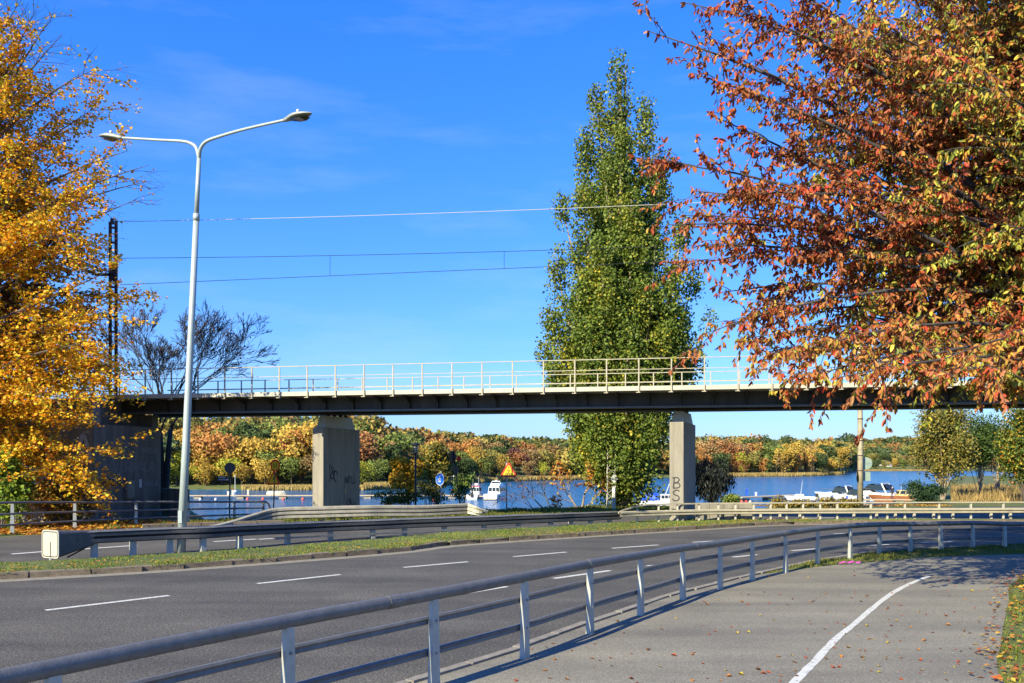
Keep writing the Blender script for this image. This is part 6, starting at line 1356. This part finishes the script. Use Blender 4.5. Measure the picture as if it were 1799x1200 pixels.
# far verge and bank
fo_ = [p for p in resample(far_out, 120) if -16 < p.x < 9]
blades('verge_grass', 'rough grass on the verge beyond the far carriageway', [(p.x, p.y + .2) for p in fo_] + [(9, 45.4), (5, 46), (2, 44.6), (-1, 43), (-4.5, 40.6), (-9, 36.8), (-12, 36.0)], 26000, lambda x, y: terrain_z(x, y), .16, .03, [(.12, .16, .02), (.17, .20, .03), (.24, .18, .05), (.09, .12, .02)])
blades('dry_grass', 'mound of tall dry golden grass on the far shore lot', [(26, 50), (34, 50), (46, 70), (46, 82), (36, 76)], 7000, 0.0, .6, .05, [(.34, .23, .08), (.28, .18, .06), (.38, .27, .10)], lean=.25, fade=lambda x, y: (x / y > .515))
# drift of orange leaves under the maple
m = 9000; x = rg.uniform(-24, -11.5, m); y = rg.uniform(27.8, 34.3, m); fy = np.interp(x, [p.x for p in far_out], [p.y for p in far_out]); k = (y > fy + .15) & (rg.random(m) < np.clip((-11.5 - x) / 3.5, .08, 1)); x, y = x[k], y[k]; m = len(x)
def litter(name, label, x, y, z, size, cols, wts=None):
    m = len(x); pos = np.stack([x, y, np.full(m, z) + rg.uniform(0, .02, m)], -1); a = rg.uniform(0, 6.283, m); d = np.stack([np.cos(a), np.sin(a), rg.normal(.05, .2, m)], -1); nn = np.stack([rg.normal(0, .3, m), rg.normal(0, .3, m), np.ones(m)], -1); L = rg.uniform(.7, 1.3, m) * size
    tag(link(name, leaf_cloud(name, pos, d, nn, L, L * .75, pick_cols(rg, m, cols, wts, .25), M['leaf'], .2)), label, kind='stuff')
litter('leaf_litter', 'drift of fallen orange maple leaves on the bank', x, y, .015, .17, [(.55, .26, .03), (.48, .17, .03), (.58, .34, .04), (.30, .12, .03)])
m = 1300; x = rg.uniform(-12, 12, m); y = np.interp(x, [p.x for p in kerb_c], [p.y for p in kerb_c]) + np.abs(rg.normal(0, .7, m)) + .1; litter('leaf_litter', 'scattered small yellow leaves caught in the median grass', x, y, .15, .06, [(.50, .30, .04), (.42, .26, .05), (.35, .16, .04)])
m = 900; t = rg.integers(0, len(path_right), m); pr2 = np.array([tuple(p) for p in path_right]); q = pr2[t] + np.stack([np.abs(rg.normal(0, .35, m)) - .12, rg.normal(0, .25, m), np.zeros(m)], -1); k = (q[:, 1] > 5) & (q[:, 1] < 21)
litter('leaf_litter', 'reddish leaves heaped along the grassy edge of the footpath', q[k, 0], q[k, 1], .03, .075, [(.42, .11, .03), (.45, .22, .04), (.28, .09, .03), (.50, .34, .05)])
m = 1500; x = rg.uniform(12, 24, m); y = rg.uniform(46, 52, m); k = x / y < .62; litter('leaf_litter', 'orange leaves along the far edge of the road on the lake side', x[k], y[k] * .3 + 32.4, .02, .14, [(.45, .24, .05), (.5, .3, .06)])
# single leaves one can count on the footpath
sh = {}
for nm, c in (('red', (.42, .09, .025)), ('yellow', (.55, .40, .05)), ('brown', (.22, .09, .035)), ('orange', (.48, .20, .04))):
    v_ = [leaf_cloud('fallen_leaf', np.array([[-.05, 0, .0]]), np.array([[1, 0, .1 * k]]), np.array([[0, .1, 1.0]]), [.10], [.05 + .012 * k], np.array([c]), M['leaf'], .3 + .2 * k) for k in range(2)]; sh[nm] = v_
Rl = random.Random(8); made = 0; PL = [tuple(p)[:2] for p in path_left]; PR = [tuple(p)[:2] for p in path_right]; poly = PL + PR[::-1]
while made < 230:
    px = 900 + 900 * Rl.random() ** .65; py = 1000 + 200 * Rl.random(); g_ = P(px, py, .008)
    if not inside(np.array([g_.x]), np.array([g_.y]), poly)[0]: continue
    nm = Rl.choices(('red', 'yellow', 'brown', 'orange'), (4, 2, 3, 4))[0]; o = bpy.data.objects.new('fallen_leaf', Rl.choice(sh[nm])); COL.objects.link(o); o.location = (g_.x, g_.y, .011); o.rotation_euler = (Rl.uniform(-.15, .15), Rl.uniform(-.2, .1), Rl.uniform(0, 6.28)); s_ = Rl.uniform(.35, .85); o.scale = (s_, s_, s_)
    tag(o, 'small %s fallen leaf lying on the grey footpath' % nm, 'fallen leaf', '%s leaves scattered on the footpath' % nm); made += 1
# pink ribbon scrap on the grass edge
c = P(1492, 991, .03); mb = MB(); pts = [c + Vector((dx, dy, dz)) for dx, dy, dz in ((-.22, .05, 0), (-.12, -.02, .05), (-.02, .03, .02), (.08, -.04, .06), (.16, .02, .02), (.25, -.02, .04))]; mb.ribbon(pts, (0, -.3, 1), .07, .01)
o = mb.build('ribbon_scrap', M['pinkplastic'], o=c); tag(o, 'bright pink scrap of plastic ribbon lying on the grass edge', 'litter')
